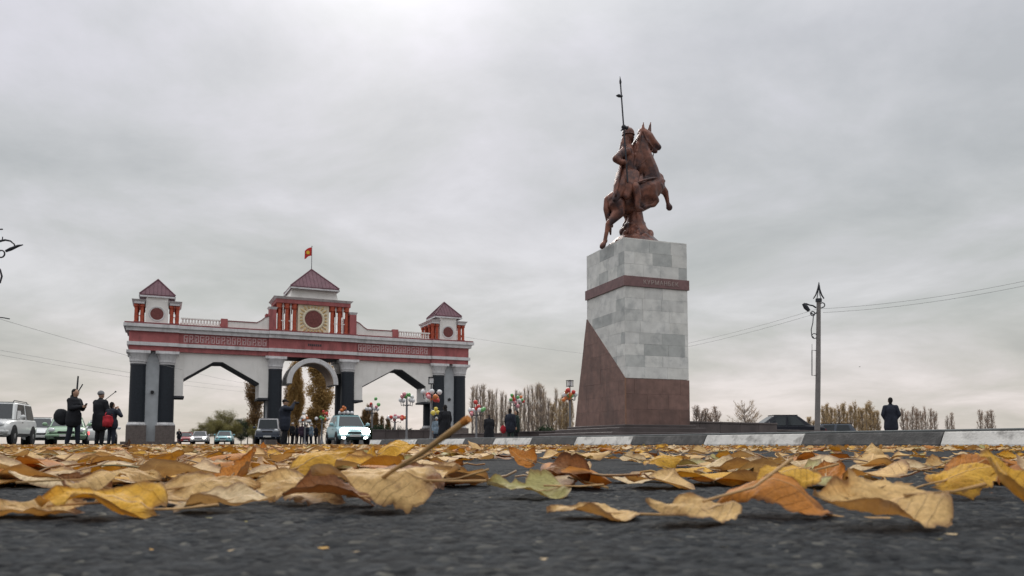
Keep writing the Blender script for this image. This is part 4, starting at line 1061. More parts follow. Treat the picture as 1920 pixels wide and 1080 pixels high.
        mr = MB().ell((sx * (hw + .10), K['ws'] + .38, K['belt'] + .10), (.11, .06, .085), 12, 8).tube([(sx * (hw - .06), K['ws'] + .40, K['belt'] + .03), (sx * (hw + .08), K['ws'] + .39, K['belt'] + .06)], .025, 6).build('mirror', P, root, 60)
        tl = MB().box(sx * hw * .72 - .11, sx * hw * .72 + .11, hl - .09, hl + .006, K['belt'] - .34, K['belt'] - .16).build('tail_light', M['litred'] if tail else M['c_red'], root)
        dl = MB().box(sx * (hw - .0) - .004, sx * (hw - .0) + .004, -.32, -.18, K['belt'] - .16, K['belt'] - .12).build('door_handle', M['blackplastic'], root)
        MB().box(sx * hw * .998 - .005, sx * hw * .998 + .005, K['ws'] + .25, K['rb'] - .5, zb + .05, zb + .13).build('side_trim', M['blackplastic'], root)
    MB().box(-hw * .40, hw * .40, fy - .006, fy + .10, fz - .10, fz + .0).build('grille', M['blackplastic'], root)
    MB().box(-hw * .55, hw * .55, fy - .004, fy + .12, zb + .06, zb + .17).build('air_intake', M['blackplastic'], root)
    bz_ = zb + .20
    bm_ = MB().tube([(-hw * .93, fy + .22, bz_), (-hw * .80, fy + .03, bz_), (-hw * .4, fy - .02, bz_), (hw * .4, fy - .02, bz_), (hw * .80, fy + .03, bz_), (hw * .93, fy + .22, bz_)], .075, 8); bm_.build('bumper', P, root, 40)
    MB().box(-.26, .26, fy - .105, fy - .085, bz_ - .05, bz_ + .06).build('number_plate', M['plate'], root)
    if rack:
        for sx in (-1, 1): MB().tube([(sx * gt * .8, K['rf'] + .2, H_ + .02), (sx * gt * .8, K['rf'] + .3, H_ + .07), (sx * gt * .8, K['rr'] - .3, H_ + .07), (sx * gt * .8, K['rr'] - .2, H_ + .02)], .02, 6).build('roof_rail', M['dkmetal'], root, 40)
    return root
car('large white off-road car with roof rails, cut off by the left edge', on(-3, 31.5), -71.5, 'suv', 'white', rack=True, scale=.95, name='white_suv')
car('small white car partly hidden behind the large white off-road car', on(74, 42), -60, 'hatch', 'white', name='small_white_car')
car('pale green car parked behind the hooded person', on(126, 38), -62, 'sedan', 'green', name='green_car')
car('white car with a glowing red tail light behind the person in the grey hat', on(188, 46), 116, 'sedan', 'white', tail=True, name='white_saloon_car')
car('red car half hidden by the left gateway pier', on(350, 92), -70, 'sedan', 'red', name='red_car')
car('silver car with lit headlights approaching beyond the left arch', on(375, 84), -73, 'sedan', 'silver', lights='dim', name='silver_car')
car('teal car beside the silver car beyond the left arch', on(421, 82), -74, 'sedan', 'teal', name='teal_car')
car('dark boxy off-road car with a pale roof before the central columns', on(503, 56), -75, 'jeep', 'navy', roofpaint='silver', name='dark_off_road_car')
car('pale teal hatchback with bright headlights driving towards the viewer', on(651, 38.5), -66.5, 'hatch', 'tealpale', lights='on', name='teal_hatchback')
car('black low car parked behind the terrace wall right of the pedestal', on(1455, 43.0, 0.04), 178, 'sedan', 'black', name='black_car', scale=1.12)
car('dark blue car tail seen at the foot of the concrete street pole', on(1548, 45.5, -0.25), 168, 'hatch', 'navy', name='dark_blue_car')

# ================================================================== plaza lamps and balloons
rb = random.Random(21)
def plaza_lamp(label, px, Y, top_y, z=PZ, lantern=True, white=True):
    p = on(px, Y, z); H_ = at(px, top_y, Y).z - z
    root = empty('plaza_lamp', p, rb.uniform(0, 1), label, 'lamp', 'ornate lamp posts on the plaza')
    MB().lathe([(.16, 0), (.16, .12), (.10, .2), (.07, .5), (.06, H_ * .72), (.045, H_ * .85), (.03, H_ * .9)], 10).build('post', M['metal'], root, 40)
    zz = H_ * .74
    for i in range(4):
        a = i * PI / 2; d = Vector((math.cos(a), math.sin(a), 0))
        MB().tube([Vector((0, 0, zz - .25)), d * .2 + Vector((0, 0, zz - .15)), d * .38 + Vector((0, 0, zz - .22)), d * .42 + Vector((0, 0, zz))], .02, 5).build('arm', M['dkmetal'], root, 40)
        c_ = d * .42 + Vector((0, 0, zz + .12)); MB().ell(c_, .14, 12, 8).build('globe', M['globe'], root, 60)
    if lantern:
        l = MB(); zt = H_ - .34
        for (a, b_) in ((-1, -1), (1, -1), (1, 1), (-1, 1)): l.box(a * .13 - .015, a * .13 + .015, b_ * .13 - .015, b_ * .13 + .015, zt, H_ - .04)
        l.box(-.16, .16, -.16, .16, H_ - .04, H_).box(-.16, .16, -.16, .16, zt - .03, zt).tube([(0, 0, zt - .3), (0, 0, zt)], .02, 6)
        ln = l.build('lantern', M['dkmetal'], root); MB().box(-.10, .10, -.10, .10, zt + .01, H_ - .06).build('lantern_glass', M['globe'], ln)
    return root
def balloons(label, px, py, Y, cols, n=9, spread=.45, r_=.125):
    c = at(px, py, Y)
    root = empty('balloon_bunch', c, 0, label, 'balloons', 'balloon bunches tied to the plaza lamps')
    for i in range(max(5, int(n * .72))):
        d = Vector((rb.gauss(0, 1), rb.gauss(0, 1), rb.gauss(0, .8))); d.normalize(); d *= spread * .85 * rb.uniform(.4, 1)
        s_ = r_ * rb.uniform(.8, 1.15)
        b_ = MB().lathe([(.004, -s_ * 1.25), (s_ * .12, -s_ * 1.16), (s_ * .10, -s_ * 1.1), (s_ * .55, -s_ * .85), (s_ * .88, -s_ * .4), (s_, s_ * .1), (s_ * .9, s_ * .52), (s_ * .55, s_ * .88), (.01, s_)], 12).build('balloon', M['b_' + cols[i % len(cols)]], root, 60)
        b_.location = d; b_.rotation_euler = (rb.uniform(-.6, .6), rb.uniform(-.6, .6), 0)
    MB().tube([(0, 0, -.1), (.02, 0, -.5)], .006, 4).build('string', M['c_white'], root)
    return root
for (px, Y, ty, lb, ln) in ((808, 40, 707, 'ornate lamp post with globes before the right gateway columns', True), (762, 47, 727, 'lamp post with globes seen through the right gateway arch', False), (697, 56, 748, 'short lamp post at the left side of the right arch', False),
                            (648, 54, 758, 'lamp post behind the teal hatchback with lit headlights', False), (603, 60, 772, 'lamp post just left of the teal hatchback', False), (571, 62, 778, 'lamp post under the central arch among the crowd', False),
                            (1069, 45, 713, 'lamp post with lantern touching the left edge of the pedestal', True), (968, 52, 728, 'lamp post among poplars behind the pair of people', False), (893, 47, 752, 'lamp post at the left end of the bare poplar row', False), (740, 52, 770, 'small lamp post between planter shrubs in the right arch', False)):
    plaza_lamp(lb, px, Y, ty, PZ if px > 690 else 0.0, ln)
for (px, py, Y, cols, n, sp, lb) in ((807, 747, 39.6, ('red', 'orange', 'red', 'pink', 'orange', 'white'), 12, .52, 'red and orange balloons low on the ornate lamp before the right columns'), (763, 745, 46.6, ('pink', 'green', 'white'), 8, .45, 'pink and green balloons on the lamp seen through the right arch'),
                                     (700, 757, 55.6, ('pink', 'green', 'red'), 8, .55, 'pink and green balloons at the left side of the right arch'), (646, 768, 53.6, ('orange', 'orange', 'white'), 8, .42, 'orange and white balloons above the roof of the teal hatchback'),
                                     (606, 778, 59.6, ('red', 'orange', 'green'), 9, .55, 'red and orange balloons left of the teal hatchback'), (570, 784, 61.6, ('white', 'orange', 'white'), 8, .5, 'white and orange balloons above the crowd in the central arch'),
                                     (1063, 740, 44.6, ('orange', 'green', 'orange', 'red'), 16, .5, 'orange and green balloons on the lamp touching the pedestal'), (970, 748, 51.6, ('orange', 'green', 'pink', 'red', 'green'), 14, .75, 'orange, green and pink balloons above the pair of people'),
                                     (890, 768, 46.6, ('red', 'green', 'red', 'pink'), 12, .7, 'red and green balloons at the left end of the bare poplar row'), (739, 783, 51.6, ('red', 'pink', 'white'), 7, .4, 'pink and red balloons over the planter shrub in the right arch'), (757, 782, 50.6, ('red', 'orange'), 6, .35, 'red balloons right of the planter shrub in the right arch'),
                                     (813, 772, 39.0, ('yellow', 'white'), 6, .3, 'yellow and white balloons under the red ones by the right columns')):
    balloons(lb, px, py, Y, cols, n, sp)

# ================================================================== street poles and wires
def ring_pts(c, r_, a0, a1, n=14):
    return [Vector((c[0] + r_ * math.cos(R(a0 + (a1 - a0) * i / n)), c[1], c[2] + r_ * math.sin(R(a0 + (a1 - a0) * i / n)))) for i in range(n + 1)]
pp = on(1532, 40, 0.0); kx = 40 / F
def PX(px, py, dy=0.0):
    v = at(px, py, 40) - pp; v.y = dy; return v
sp_ = empty('street_pole', pp, 0, 'tall concrete street pole with scrollwork top and lamp arm right of the pedestal', 'pole')
MB().tube([(0, 0, 0), PX(1534, 700), PX(1535, 563)], [.14, .125, .105], 10).build('shaft', M['concrete'], sp_, 40)
MB().tube([PX(1535, 566), PX(1535, 560)], .16, 10).build('collar', M['dkmetal'], sp_, 40)
fn = MB()
for s_ in (-1, 1):
    fn.tube([PX(1535 + s_ * 10, 560), PX(1535 + s_ * 5.5, 553), PX(1535 + s_ * 2, 543), PX(1535.5, 529)], [.03, .04, .04, .015], 6)
    fn.tube([PX(1535, 561, s_ * .28), PX(1535, 553, s_ * .15), PX(1535, 543, s_ * .06), PX(1535.5, 530)], [.02, .025, .025, .015], 6)
fn.build('finial', M['dkmetal'], sp_, 40)
arm = MB(); arm.tube([PX(1530, 577), PX(1524, 573), PX(1518, 572), PX(1510, 569)], .04, 6); arm.tube(ring_pts(PX(1524, 588), .11, 0, 330), .03, 5); arm.tube([PX(1531, 586), PX(1526, 590), PX(1519, 586)], .035, 6)
ao = arm.build('lamp_arm', M['dkmetal'], sp_, 40)
MB().tube([PX(1506, 569), PX(1511, 576), PX(1517, 583)], [.08, .13, .09], 8).build('lamp_head', M['dkmetal'], sp_, 40)
MB().tube([PX(1538, 578), PX(1544, 576)], .03, 6).tube(ring_pts(PX(1542, 572), .12, -100, 190), .03, 5).build('bracket', M['dkmetal'], sp_, 40)
MB().tube([PX(1525, 592), PX(1524, 605), PX(1521, 618), PX(1522, 630), PX(1526, 633)], .025, 5).tube(ring_pts(PX(1527, 630), .13, 0, 360), .025, 5).build('cable_loop', M['dkmetal'], sp_, 40)
MB().tube([PX(1531, 657), PX(1522.5, 657), PX(1522.5, 704), PX(1531, 704)], .025, 5).tube([PX(1522.5, 645), PX(1522.5, 657)], .012, 5).build('cable_conduit', M['dkmetal'], sp_, 40)
# left pole, mostly outside the frame
lp0 = on(-14, 29.5, 0.0)
def PL(px, py, dy=0.0):
    v = at(px, py, 29.5) - lp0; v.y = dy; return v
lpo = empty('street_pole', lp0, 0, 'street lamp with scrolled arm at the left edge of the picture', 'pole')
MB().tube([(0, 0, 0), PL(-14, 420)], [.2, .15], 10).build('shaft', M['concrete'], lpo, 40)
MB().tube([PL(-10, 456), PL(0, 452), PL(10, 450), PL(20, 452), PL(27, 458), PL(28, 463)], [.045, .045, .04, .035, .03, .03], 6).tube([PL(4, 452), PL(5, 444)], .02, 5).tube([PL(-10, 430), PL(5, 430)], .03, 5).build('lamp_arm', M['dkmetal'], lpo, 40)
MB().tube([PL(11, 471), PL(20, 467), PL(34, 461), PL(43, 459)], [.05, .07, .05, .02], 8).build('lamp_head', M['dkmetal'], lpo, 40)
MB().tube(ring_pts(PL(2, 476), .14, 0, 360), .03, 5).tube([PL(-12, 500), PL(0, 505), PL(3.5, 518), PL(0, 530), PL(-12, 534)], .035, 6).build('scroll', M['dkmetal'], lpo, 40)
MB().tube([PL(-12, 594), PL(8, 596), PL(18, 598)], .022, 5).build('bracket', M['dkmetal'], lpo, 40)
def wire(label, pts, sag=0.4, r_=.008):
    a, b_ = Vector(pts[0]), Vector(pts[1])
    P_ = []
    for i in range(25):
        t = i / 24; p = a.lerp(b_, t); p.z -= sag * 4 * t * (1 - t); P_.append(p)
    o = MB().tube([p - P_[0] for p in P_], r_, 4).build('power_line', M['wire']); o.location = P_[0]
    tag(o, label, 'wire', 'overhead wires')
wire('upper wire rising from the concrete street pole to the right edge', (at(1540, 579, 40), at(1990, 512, 33)), .25)
wire('lower wire rising from the concrete street pole to the right edge', (at(1543, 586, 40), at(1990, 521, 33)), .25)
wire('upper wire from the pedestal to the concrete street pole', (at(1180, 663, 62), at(1530, 580, 40)), .25)
wire('lower wire from the pedestal to the concrete street pole', (at(1180, 669, 62), at(1530, 588, 40)), .25)
wire('thin wire between gateway and pedestal above the poplars', (at(800, 620, 74), at(1180, 672, 90)), .2)
wire('topmost wire crossing the sky left of the gateway', (at(-14, 594, 29.5), at(480, 722, 95)), .3)
wire('middle wire crossing the sky left of the gateway', (at(-30, 651, 40), at(480, 728, 100)), .3)
wire('lowest wire crossing the sky left of the gateway', (at(-30, 660, 40), at(480, 736, 100)), .3)
# a bird in the sky
o = MB().tube([(-.18, 0, 0), (0, 0, 0), (.16, 0, .01)], [.01, .06, .02], 6).add([(0, 0, .03), (-.05, .12, .12), (-.03, .34, .06), (.06, .1, .08)], [(0, 1, 2, 3)]).add([(0, 0, .03), (-.05, -.12, .12), (-.03, -.34, .06), (.06, -.1, .08)], [(0, 1, 2, 3)]).build('bird', M['c_black']); o.scale = (.55,) * 3; o.location = at(1612, 688, 90); tag(o, 'tiny dark bird flying in the sky right of the street pole', 'bird')
# ================================================================== trees
def tree_mesh(kind, h_, w_, seed, leafy):
    """returns (trunk MB, crown mesh data) for a tree of height h_ and crown width w_"""
    r = random.Random(seed); tr = MB(); cr = MB()
    tr.tube([(0, 0, 0), (r.uniform(-.1, .1), r.uniform(-.1, .1), h_ * .35), (r.uniform(-.15, .15), 0, h_ * .7), (0, 0, h_ * .97)], [h_ * .017, h_ * .013, h_ * .007, h_ * .0015], 7)
    nb = 46 if kind == 'poplar' else 60
    tips = []
    for i in range(nb):
        z0 = h_ * (r.uniform(.10, .85) if kind == 'poplar' else r.uniform(.22, .75)); a = r.uniform(0, 2 * PI)
        env = (math.sin(min(1, (z0 / h_ + .18)) * PI * .92) ** .7) * w_ / 2
        ln = (h_ * r.uniform(.14, .30)) if kind == 'poplar' else h_ * r.uniform(.18, .36)
        d = Vector((math.cos(a), math.sin(a), 0))
        if kind == 'poplar': e1 = d * env * .55 + Vector((0, 0, z0 + ln * .45)); e2 = d * env * r.uniform(.7, 1.0) + Vector((0, 0, min(h_, z0 + ln)))
        else: e1 = d * env * .6 + Vector((0, 0, z0 + ln * .35)); e2 = d * env * r.uniform(.8, 1.15) + Vector((0, 0, min(h_ * 1.02, z0 + ln * .8)))
        tr.tube([(0, 0, z0), e1, e2], [h_ * .0055, h_ * .0035, h_ * .001], 4, caps=False)
        for k_ in range(7):
            t = r.uniform(.2, 1); b0 = Vector((0, 0, z0)).lerp(e1, t) if r.random() < .4 else e1.lerp(e2, t)
            tips.append((b0, d))
    # twigs: thin blades
    for b0, d in tips:
        for k_ in range((7 if kind == 'round' else 3) if leafy < .5 else 3):
            up = r.uniform(.5, 1.0) if kind == 'poplar' else r.uniform(.1, .9)
            v = Vector((r.gauss(0, .35), r.gauss(0, .35), up)) + d * .25; v.normalize(); l = h_ * r.uniform(.04, .085)
            s_ = v.orthogonal().normalized() * h_ * (.0013 if kind == 'poplar' else .0011)
            cr.add([b0 - s_, b0 + s_, b0 + v * l * .6 + s_ * .8, b0 + v * l, b0 + v * l * .6 - s_ * .8], [(0, 1, 2, 3, 4)])
    cme = None
    if leafy > 0:
        g_ = np.random.default_rng(seed); per = int(26 * leafy); B = np.repeat(np.array([tuple(b0) for b0, d in tips]), per, 0); m = len(B)
        C = B + g_.normal(0, 1, (m, 3)) * np.array([w_ * .085, w_ * .085, h_ * .03]) + np.array([0, 0, h_ * .015]); C = C[C[:, 2] > h_ * .04]; m = len(C)
        n1_ = g_.normal(0, 1, (m, 3)); n1_ /= np.linalg.norm(n1_, axis=1)[:, None]; n2_ = np.cross(n1_, g_.normal(0, 1, (m, 3))); n2_ /= np.linalg.norm(n2_, axis=1)[:, None]; n3_ = np.cross(n1_, n2_)
        z_ = (g_.uniform(.6, 1.3, m) * h_ * .0095)[:, None]
        Q = np.stack([C - n2_ * z_, C - n3_ * z_ * .7, C + n2_ * z_, C + n3_ * z_ * .7], 1).reshape(-1, 3)
        nv = len(cr.v); allv = np.vstack([np.array([tuple(v) for v in cr.v]), Q]); fq = (np.arange(m * 4).reshape(-1, 4) + nv)
        cme = bpy.data.meshes.new('crown'); starts = []; li = []
        for f_ in cr.f: starts.append(len(li)); li.extend(f_)
        base_n = len(li); li = np.concatenate([np.array(li, dtype=np.int32), fq.ravel().astype(np.int32)]); starts = np.concatenate([np.array(starts, dtype=np.int32), (base_n + np.arange(m) * 4).astype(np.int32)])
        cme.vertices.add(len(allv)); cme.vertices.foreach_set('co', allv.astype(np.float32).ravel()); cme.loops.add(len(li)); cme.loops.foreach_set('vertex_index', li)
        cme.polygons.add(len(starts)); cme.polygons.foreach_set('loop_start', starts); cme.update(calc_edges=True)
    return tr.mesh('trunk', 50), (cme or cr.mesh('crown'))
TREES = {}
def proto(key, kind, h_, w_, leafy, cm, n=3):
    TREES[key] = [(*tree_mesh(kind, h_, w_, sum(map(ord, key)) * 7 + i, leafy), cm, h_) for i in range(n)]
proto('bare', 'poplar', 11.0, 1.15, 0.0, 'twig', 4)
proto('pinkbare', 'poplar', 10.0, 1.7, 0.06, 'twigpink', 3)
proto('thin_yellow', 'poplar', 10.0, 1.7, 0.20, 'leafyellow', 4)
proto('gold', 'poplar', 14.0, 4.6, 3.2, 'leafgold', 2)
proto('rust', 'poplar', 12.0, 3.0, 1.8, 'leafrust', 2)
proto('green', 'round', 8.0, 5.0, 1.3, 'leafgreen', 2)
proto('dark', 'poplar', 7.0, 4.0, 1.3, 'leafdark', 2)
proto('bareround', 'round', 9.0, 6.5, 0.0, 'twig', 2)
rt = random.Random(77); cnt = {}
def tree(key, px, top_y, Y, label, group, name, z=0.0, wide=1.0):
    i = cnt.get(key, 0); cnt[key] = i + 1
    tm_, cm_, mt, h0 = TREES[key][i % len(TREES[key])]
    p = on(px, Y, z); H_ = at(px, top_y, Y).z - z; s_ = H_ / h0
    root = empty(name, p, rt.uniform(0, 6.28), label, 'tree', group); root.scale = (s_ * wide, s_ * wide, s_)
    link('trunk', tm_, root, M['bark']); link('crown', cm_, root, M[mt])
    return root
ORD = ['first', 'second', 'third', 'fourth', 'fifth', 'sixth', 'seventh', 'eighth', 'ninth', 'tenth', 'eleventh', 'twelfth', 'thirteenth', 'fourteenth', 'fifteenth', 'sixteenth', 'seventeenth', 'eighteenth', 'nineteenth', 'twentieth', 'twenty-first', 'twenty-second', 'twenty-third', 'twenty-fourth', 'twenty-fifth', 'twenty-sixth']
def place(n_, lo): return ORD[n_]
row1 = [(886, 726), (893, 723), (900, 722), (906, 724), (917, 731), (923, 733), (930, 730), (941, 735), (948, 741), (956, 748), (966, 734), (975, 738), (984, 729), (991, 722), (999, 724), (1007, 720), (1014, 723), (1020, 728), (1028, 748), (1036, 756), (1043, 731), (1050, 751), (1057, 744), (1064, 748), (1071, 745)]
for i, (px, ty) in enumerate(row1):
    Yt = 150 + 14 * math.sin(i * 2.3) + rt.uniform(-5, 5)
    tree('bare' if (i < 19 or i == 20) else 'thin_yellow', px, ty, Yt, 'bare grey poplar between gateway and pedestal, %s of its row from the left' % place(i, 0), 'poplar row between gateway and pedestal', 'poplar_tree', PZ, rt.uniform(.75, 1.45))
for i in range(14):
    px = 890 + i * 13.2 + rt.uniform(-4, 4)
    tree('pinkbare', px, 770 + rt.uniform(-8, 14), 185 + rt.uniform(0, 20), 'low pinkish brown young poplar behind the bare row, %s from the left' % place(i, 0), 'young poplars behind the bare row', 'young_poplar', PZ, 1.0)
for i, (px, ty) in enumerate([(1307, 762), (1316, 771), (1324, 768), (1333, 775), (1344, 764)]):
    tree('pinkbare', px, ty, 150, 'small bare tree just right of the pedestal, %s from the left' % place(i, 0), 'small bare trees right of the pedestal', 'bare_tree', PZ, 1.8)
tree('bareround', 1397, 750, 150, 'round bare tree standing alone above the black car', None, 'round_bare_tree', PZ)
row2 = [1518, 1526, 1545, 1552, 1560, 1567, 1575, 1583, 1590, 1597, 1604, 1611, 1618, 1626, 1633, 1640, 1647]
for i, px in enumerate(row2):
    tree('thin_yellow', px, 764 + 6 * math.sin(i * 1.7) + rt.uniform(-4, 6) + (14 if px < 1540 else 0), 190 + rt.uniform(-10, 10), 'thin yellowish tree between street pole and standing person, %s from the left' % place(i, 0), 'yellowish trees right of the street pole', 'thin_yellow_tree', PZ, rt.uniform(.8, 1.6))
for i, px in enumerate([1695, 1703, 1712, 1720, 1729, 1737, 1746, 1754]):
    tree('pinkbare', px, 768 + 5 * math.sin(i * 2.1), 230 + rt.uniform(-10, 20), 'pale bare tree right of the standing person, %s from the left' % place(i, 0), 'pale bare trees at the right', 'pale_bare_tree', PZ, rt.uniform(.8, 1.6))
for i, (px, ty) in enumerate([(1778, 780), (1786, 776), (1840, 770), (1853, 772), (1862, 771)]):
    tree('pinkbare', px, ty, 240, 'faint far bare tree near the right edge, %s from the left' % place(i, 0), 'far bare trees near the right edge', 'far_bare_tree', PZ, 1.2)
tree('gold', 554, 681, 112, 'tall golden poplar, left of two seen through the central arch', 'golden poplars', 'golden_poplar', wide=.58)
tree('gold', 598, 672, 108, 'tall golden poplar, right of two seen through the central arch', 'golden poplars', 'golden_poplar', wide=.98)
tree('rust', 476, 690, 118, 'rust coloured tall poplar at the right side of the left arch', 'golden poplars', 'rusty_poplar')
tree('rust', 541, 700, 120, 'narrow rust coloured poplar behind the column left of the central arch', 'golden poplars', 'rusty_poplar', wide=.6)
for i, (px, ty, key) in enumerate([(384, 792, 'green'), (402, 782, 'green'), (421, 769, 'green'), (437, 790, 'green'), (452, 786, 'dark'), (464, 784, 'green'), (478, 797, 'green'), (492, 800, 'dark'), (366, 803, 'green')]):
    tree(key, px, ty, 112 + 4 * (i % 3), 'bushy green-brown tree seen through the left arch, %s as placed from left among nine' % place(sorted([384, 402, 421, 437, 452, 464, 478, 492, 366]).index(px), 0), 'bushy trees beyond the left arch', 'bushy_tree', wide=1.2)
for i, (px, ty) in enumerate([(683, 770), (692, 762), (703, 775), (715, 783), (727, 786)]):
    tree('rust', px, ty, 125, 'small brown poplar seen through the right arch, %s from the left' % place(i, 0), 'small poplars beyond the right arch', 'small_poplar', wide=1.0)
# planter shrubs
def shrub(label, px, Y, top_y, spiky, mt, z=PZ, wd=1.0):
    p = on(px, Y, z); H_ = at(px, top_y, Y).z - z; root = empty('planter_shrub', p, 0, label, 'shrub', 'shrubs on the plaza')
    r = random.Random(int(px)); c = MB(); s_ = MB()
    for i in range(26 if spiky else 40):
        a = r.uniform(0, 6.28); t = r.uniform(.15, 1); d = Vector((math.cos(a) * t * .8 * wd, math.sin(a) * t * .8 * wd, 1 - .45 * t)) * H_
        w_ = Vector((-math.sin(a), math.cos(a), 0)) * H_ * .035
        if spiky: c.add([Vector((0, 0, H_ * .25)) - w_, Vector((0, 0, H_ * .25)) + w_, d * .7 + w_ * .8, d, d * .7 - w_ * .8], [(0, 1, 2, 3, 4)])
        else:
            s_.tube([(0, 0, 0), d * .8], [.02, .008], 4)
            for k_ in range(26):
                q = d * r.uniform(.35, 1) + Vector((r.gauss(0, .1), r.gauss(0, .1), r.gauss(0, .1))) * H_; n1_ = Vector((r.gauss(0, 1), r.gauss(0, 1), r.gauss(0, 1))).normalized(); n2_ = n1_.orthogonal() * .055; n3_ = n1_.cross(n2_)
                c.add([q - n2_, q - n3_, q + n2_, q + n3_], [(0, 1, 2, 3)])
    s_.tube([(0, 0, 0), (0, 0, H_ * .4)], [.06, .04], 6)
    c.build('foliage', M[mt], root); s_.build('stem', M['bark'], root)
shrub('dark spiky shrub below the red balloons in the right arch', 741, 52.5, 790, True, 'leafdark')
for i, (px, ty, lb) in enumerate(((701, 799, 'low dark shrub at the left end of the planter wall'), (716, 797, 'low dark shrub left of the spiky one'), (770, 804, 'low dark shrub right of the lamp in the right arch'), (1022, 798, 'small dark shrub left of the pedestal steps'), (668, 790, 'dark shrub behind the roof of the teal hatchback'))):
    shrub(lb, px, 53 + i * .3, ty, False, 'leafdark', PZ if px > 690 else 0)
# ================================================================== fallen leaves
def leaf_material(name, col, back, spot, tr=0.25):
    m = bpy.data.materials.new(name); m.use_nodes = True; t = m.node_tree
    b = t.nodes['Principled BSDF']; o = t.nodes['Material Output']
    b.inputs['Roughness'].default_value = 0.6; b.inputs['Specular IOR Level'].default_value = 0.25
    tcn = N(t, 'ShaderNodeTexCoord'); sp = N(t, 'ShaderNodeSeparateXYZ'); t.links.new(tcn.outputs['UV'], sp.inputs[0])
    geo = N(t, 'ShaderNodeNewGeometry'); oi = N(t, 'ShaderNodeObjectInfo')
    va = mathn(t, 'ABSOLUTE', mathn(t, 'SUBTRACT', sp.outputs[1], 0.5))
    # side veins run forward from the midrib
    q = mathn(t, 'SUBTRACT', mathn(t, 'MULTIPLY', sp.outputs[0], 9.0), mathn(t, 'MULTIPLY', va, 7.0))
    fr = mathn(t, 'ABSOLUTE', mathn(t, 'SUBTRACT', mathn(t, 'FRACT', q), 0.5))
    vein = ramp(t, fr, [(0.0, (1, 1, 1)), (0.06, (0, 0, 0))]); mid = ramp(t, va, [(0.012, (1, 1, 1)), (0.03, (0, 0, 0))])
    vv = mixc(t, 'LIGHTEN', 1.0, vein, mid)
    def noise(sc, det=5):
        n = N(t, 'ShaderNodeTexNoise'); n.inputs['Scale'].default_value = sc; n.inputs['Detail'].default_value = det; n.inputs['Roughness'].default_value = 0.62
        t.links.new(geo.outputs['Position'], n.inputs['Vector']); return n.outputs['Fac']
    tone = ramp(t, noise(26), [(0.28, (col[0] * .62, col[1] * .52, col[2] * .42)), (0.5, col), (0.75, tuple(min(1, v * 1.22) for v in col))])
    sf = ramp(t, noise(75, 6), [(0.60, (0, 0, 0)), (0.72, (0.8, 0.8, 0.8))])
    tone = mixc(t, 'MULTIPLY', 1.0, tone, ramp(t, noise(420, 4), [(0.3, (.74, .72, .68)), (0.7, (1.16, 1.16, 1.16))]))
    c = mixc(t, 'MIX', sf, tone, spot)
    c = mixc(t, 'MIX', mathn(t, 'MULTIPLY', vv, 0.5), c, tuple(min(1, v * 1.35 + 0.05) for v in col))
    rimn = N(t, 'ShaderNodeAttribute'); rimn.attribute_name = 'rim'
    rf_ = ramp(t, mathn(t, 'ADD', mathn(t, 'MULTIPLY', rimn.outputs['Fac'], .62), mathn(t, 'MULTIPLY', noise(48, 5), .75)), [(0.62, (0, 0, 0)), (0.95, (.85, .85, .85))])
    c = mixc(t, 'MIX', rf_, c, spot)
    under = mixc(t, 'MULTIPLY', 1.0, ramp(t, noise(30), [(0.3, tuple(v * .8 for v in back)), (0.7, back)]), mixc(t, 'MIX', mathn(t, 'MULTIPLY', vv, 0.35), (1, 1, 1), (0.6, 0.55, 0.5)))
    cc = mixc(t, 'MIX', geo.outputs['Backfacing'], c, under)
    t.links.new(cc, b.inputs['Base Color'])
    bp = N(t, 'ShaderNodeBump'); bp.inputs['Strength'].default_value = 0.9; bp.inputs['Distance'].default_value = 0.0010
    hgt = mathn(t, 'ADD', noise(330, 5), mathn(t, 'MULTIPLY', vv, 0.9)); t.links.new(hgt, bp.inputs['Height']); t.links.new(bp.outputs[0], b.inputs['Normal'])
    tl = N(t, 'ShaderNodeBsdfTranslucent'); t.links.new(mixc(t, 'MULTIPLY', 1.0, c, (1.0, 0.72, 0.40)), tl.inputs[0])
    mx = N(t, 'ShaderNodeMixShader'); mx.inputs[0].default_value = tr
    t.links.new(b.outputs[0], mx.inputs[1]); t.links.new(tl.outputs[0], mx.inputs[2]); t.links.new(mx.outputs[0], o.inputs[0])
    return m
LC = {'tan': ((0.68, 0.445, 0.185), (0.56, 0.42, 0.25), (0.22, 0.11, 0.05)), 'golden': ((0.70, 0.39, 0.045), (0.52, 0.34, 0.12), (0.20, 0.09, 0.03)), 'pale': ((0.70, 0.53, 0.31), (0.54, 0.43, 0.29), (0.26, 0.15, 0.08)),
      'brown': ((0.26, 0.115, 0.042), (0.34, 0.20, 0.11), (0.08, 0.035, 0.02)), 'orange': ((0.52, 0.20, 0.03), (0.44, 0.27, 0.12), (0.15, 0.06, 0.02)), 'olive': ((0.42, 0.38, 0.15), (0.46, 0.41, 0.24), (0.22, 0.13, 0.05)), 'umber': ((0.07, 0.04, 0.03), (0.12, 0.08, 0.06), (0.03, 0.02, 0.015))}
LMATS = {k_: leaf_material('leaf_' + k_, *v) for k_, v in LC.items()}
LKEYS = list(LC)[:6]
LWORD = {'tan': 'tan', 'golden': 'golden yellow', 'pale': 'pale beige', 'brown': 'dark brown', 'orange': 'orange brown', 'olive': 'greenish yellow'}
M['stalk'] = mat('leaf_stalk', (0.42, 0.25, 0.10), 0.6, noise=0.25, scale=60)
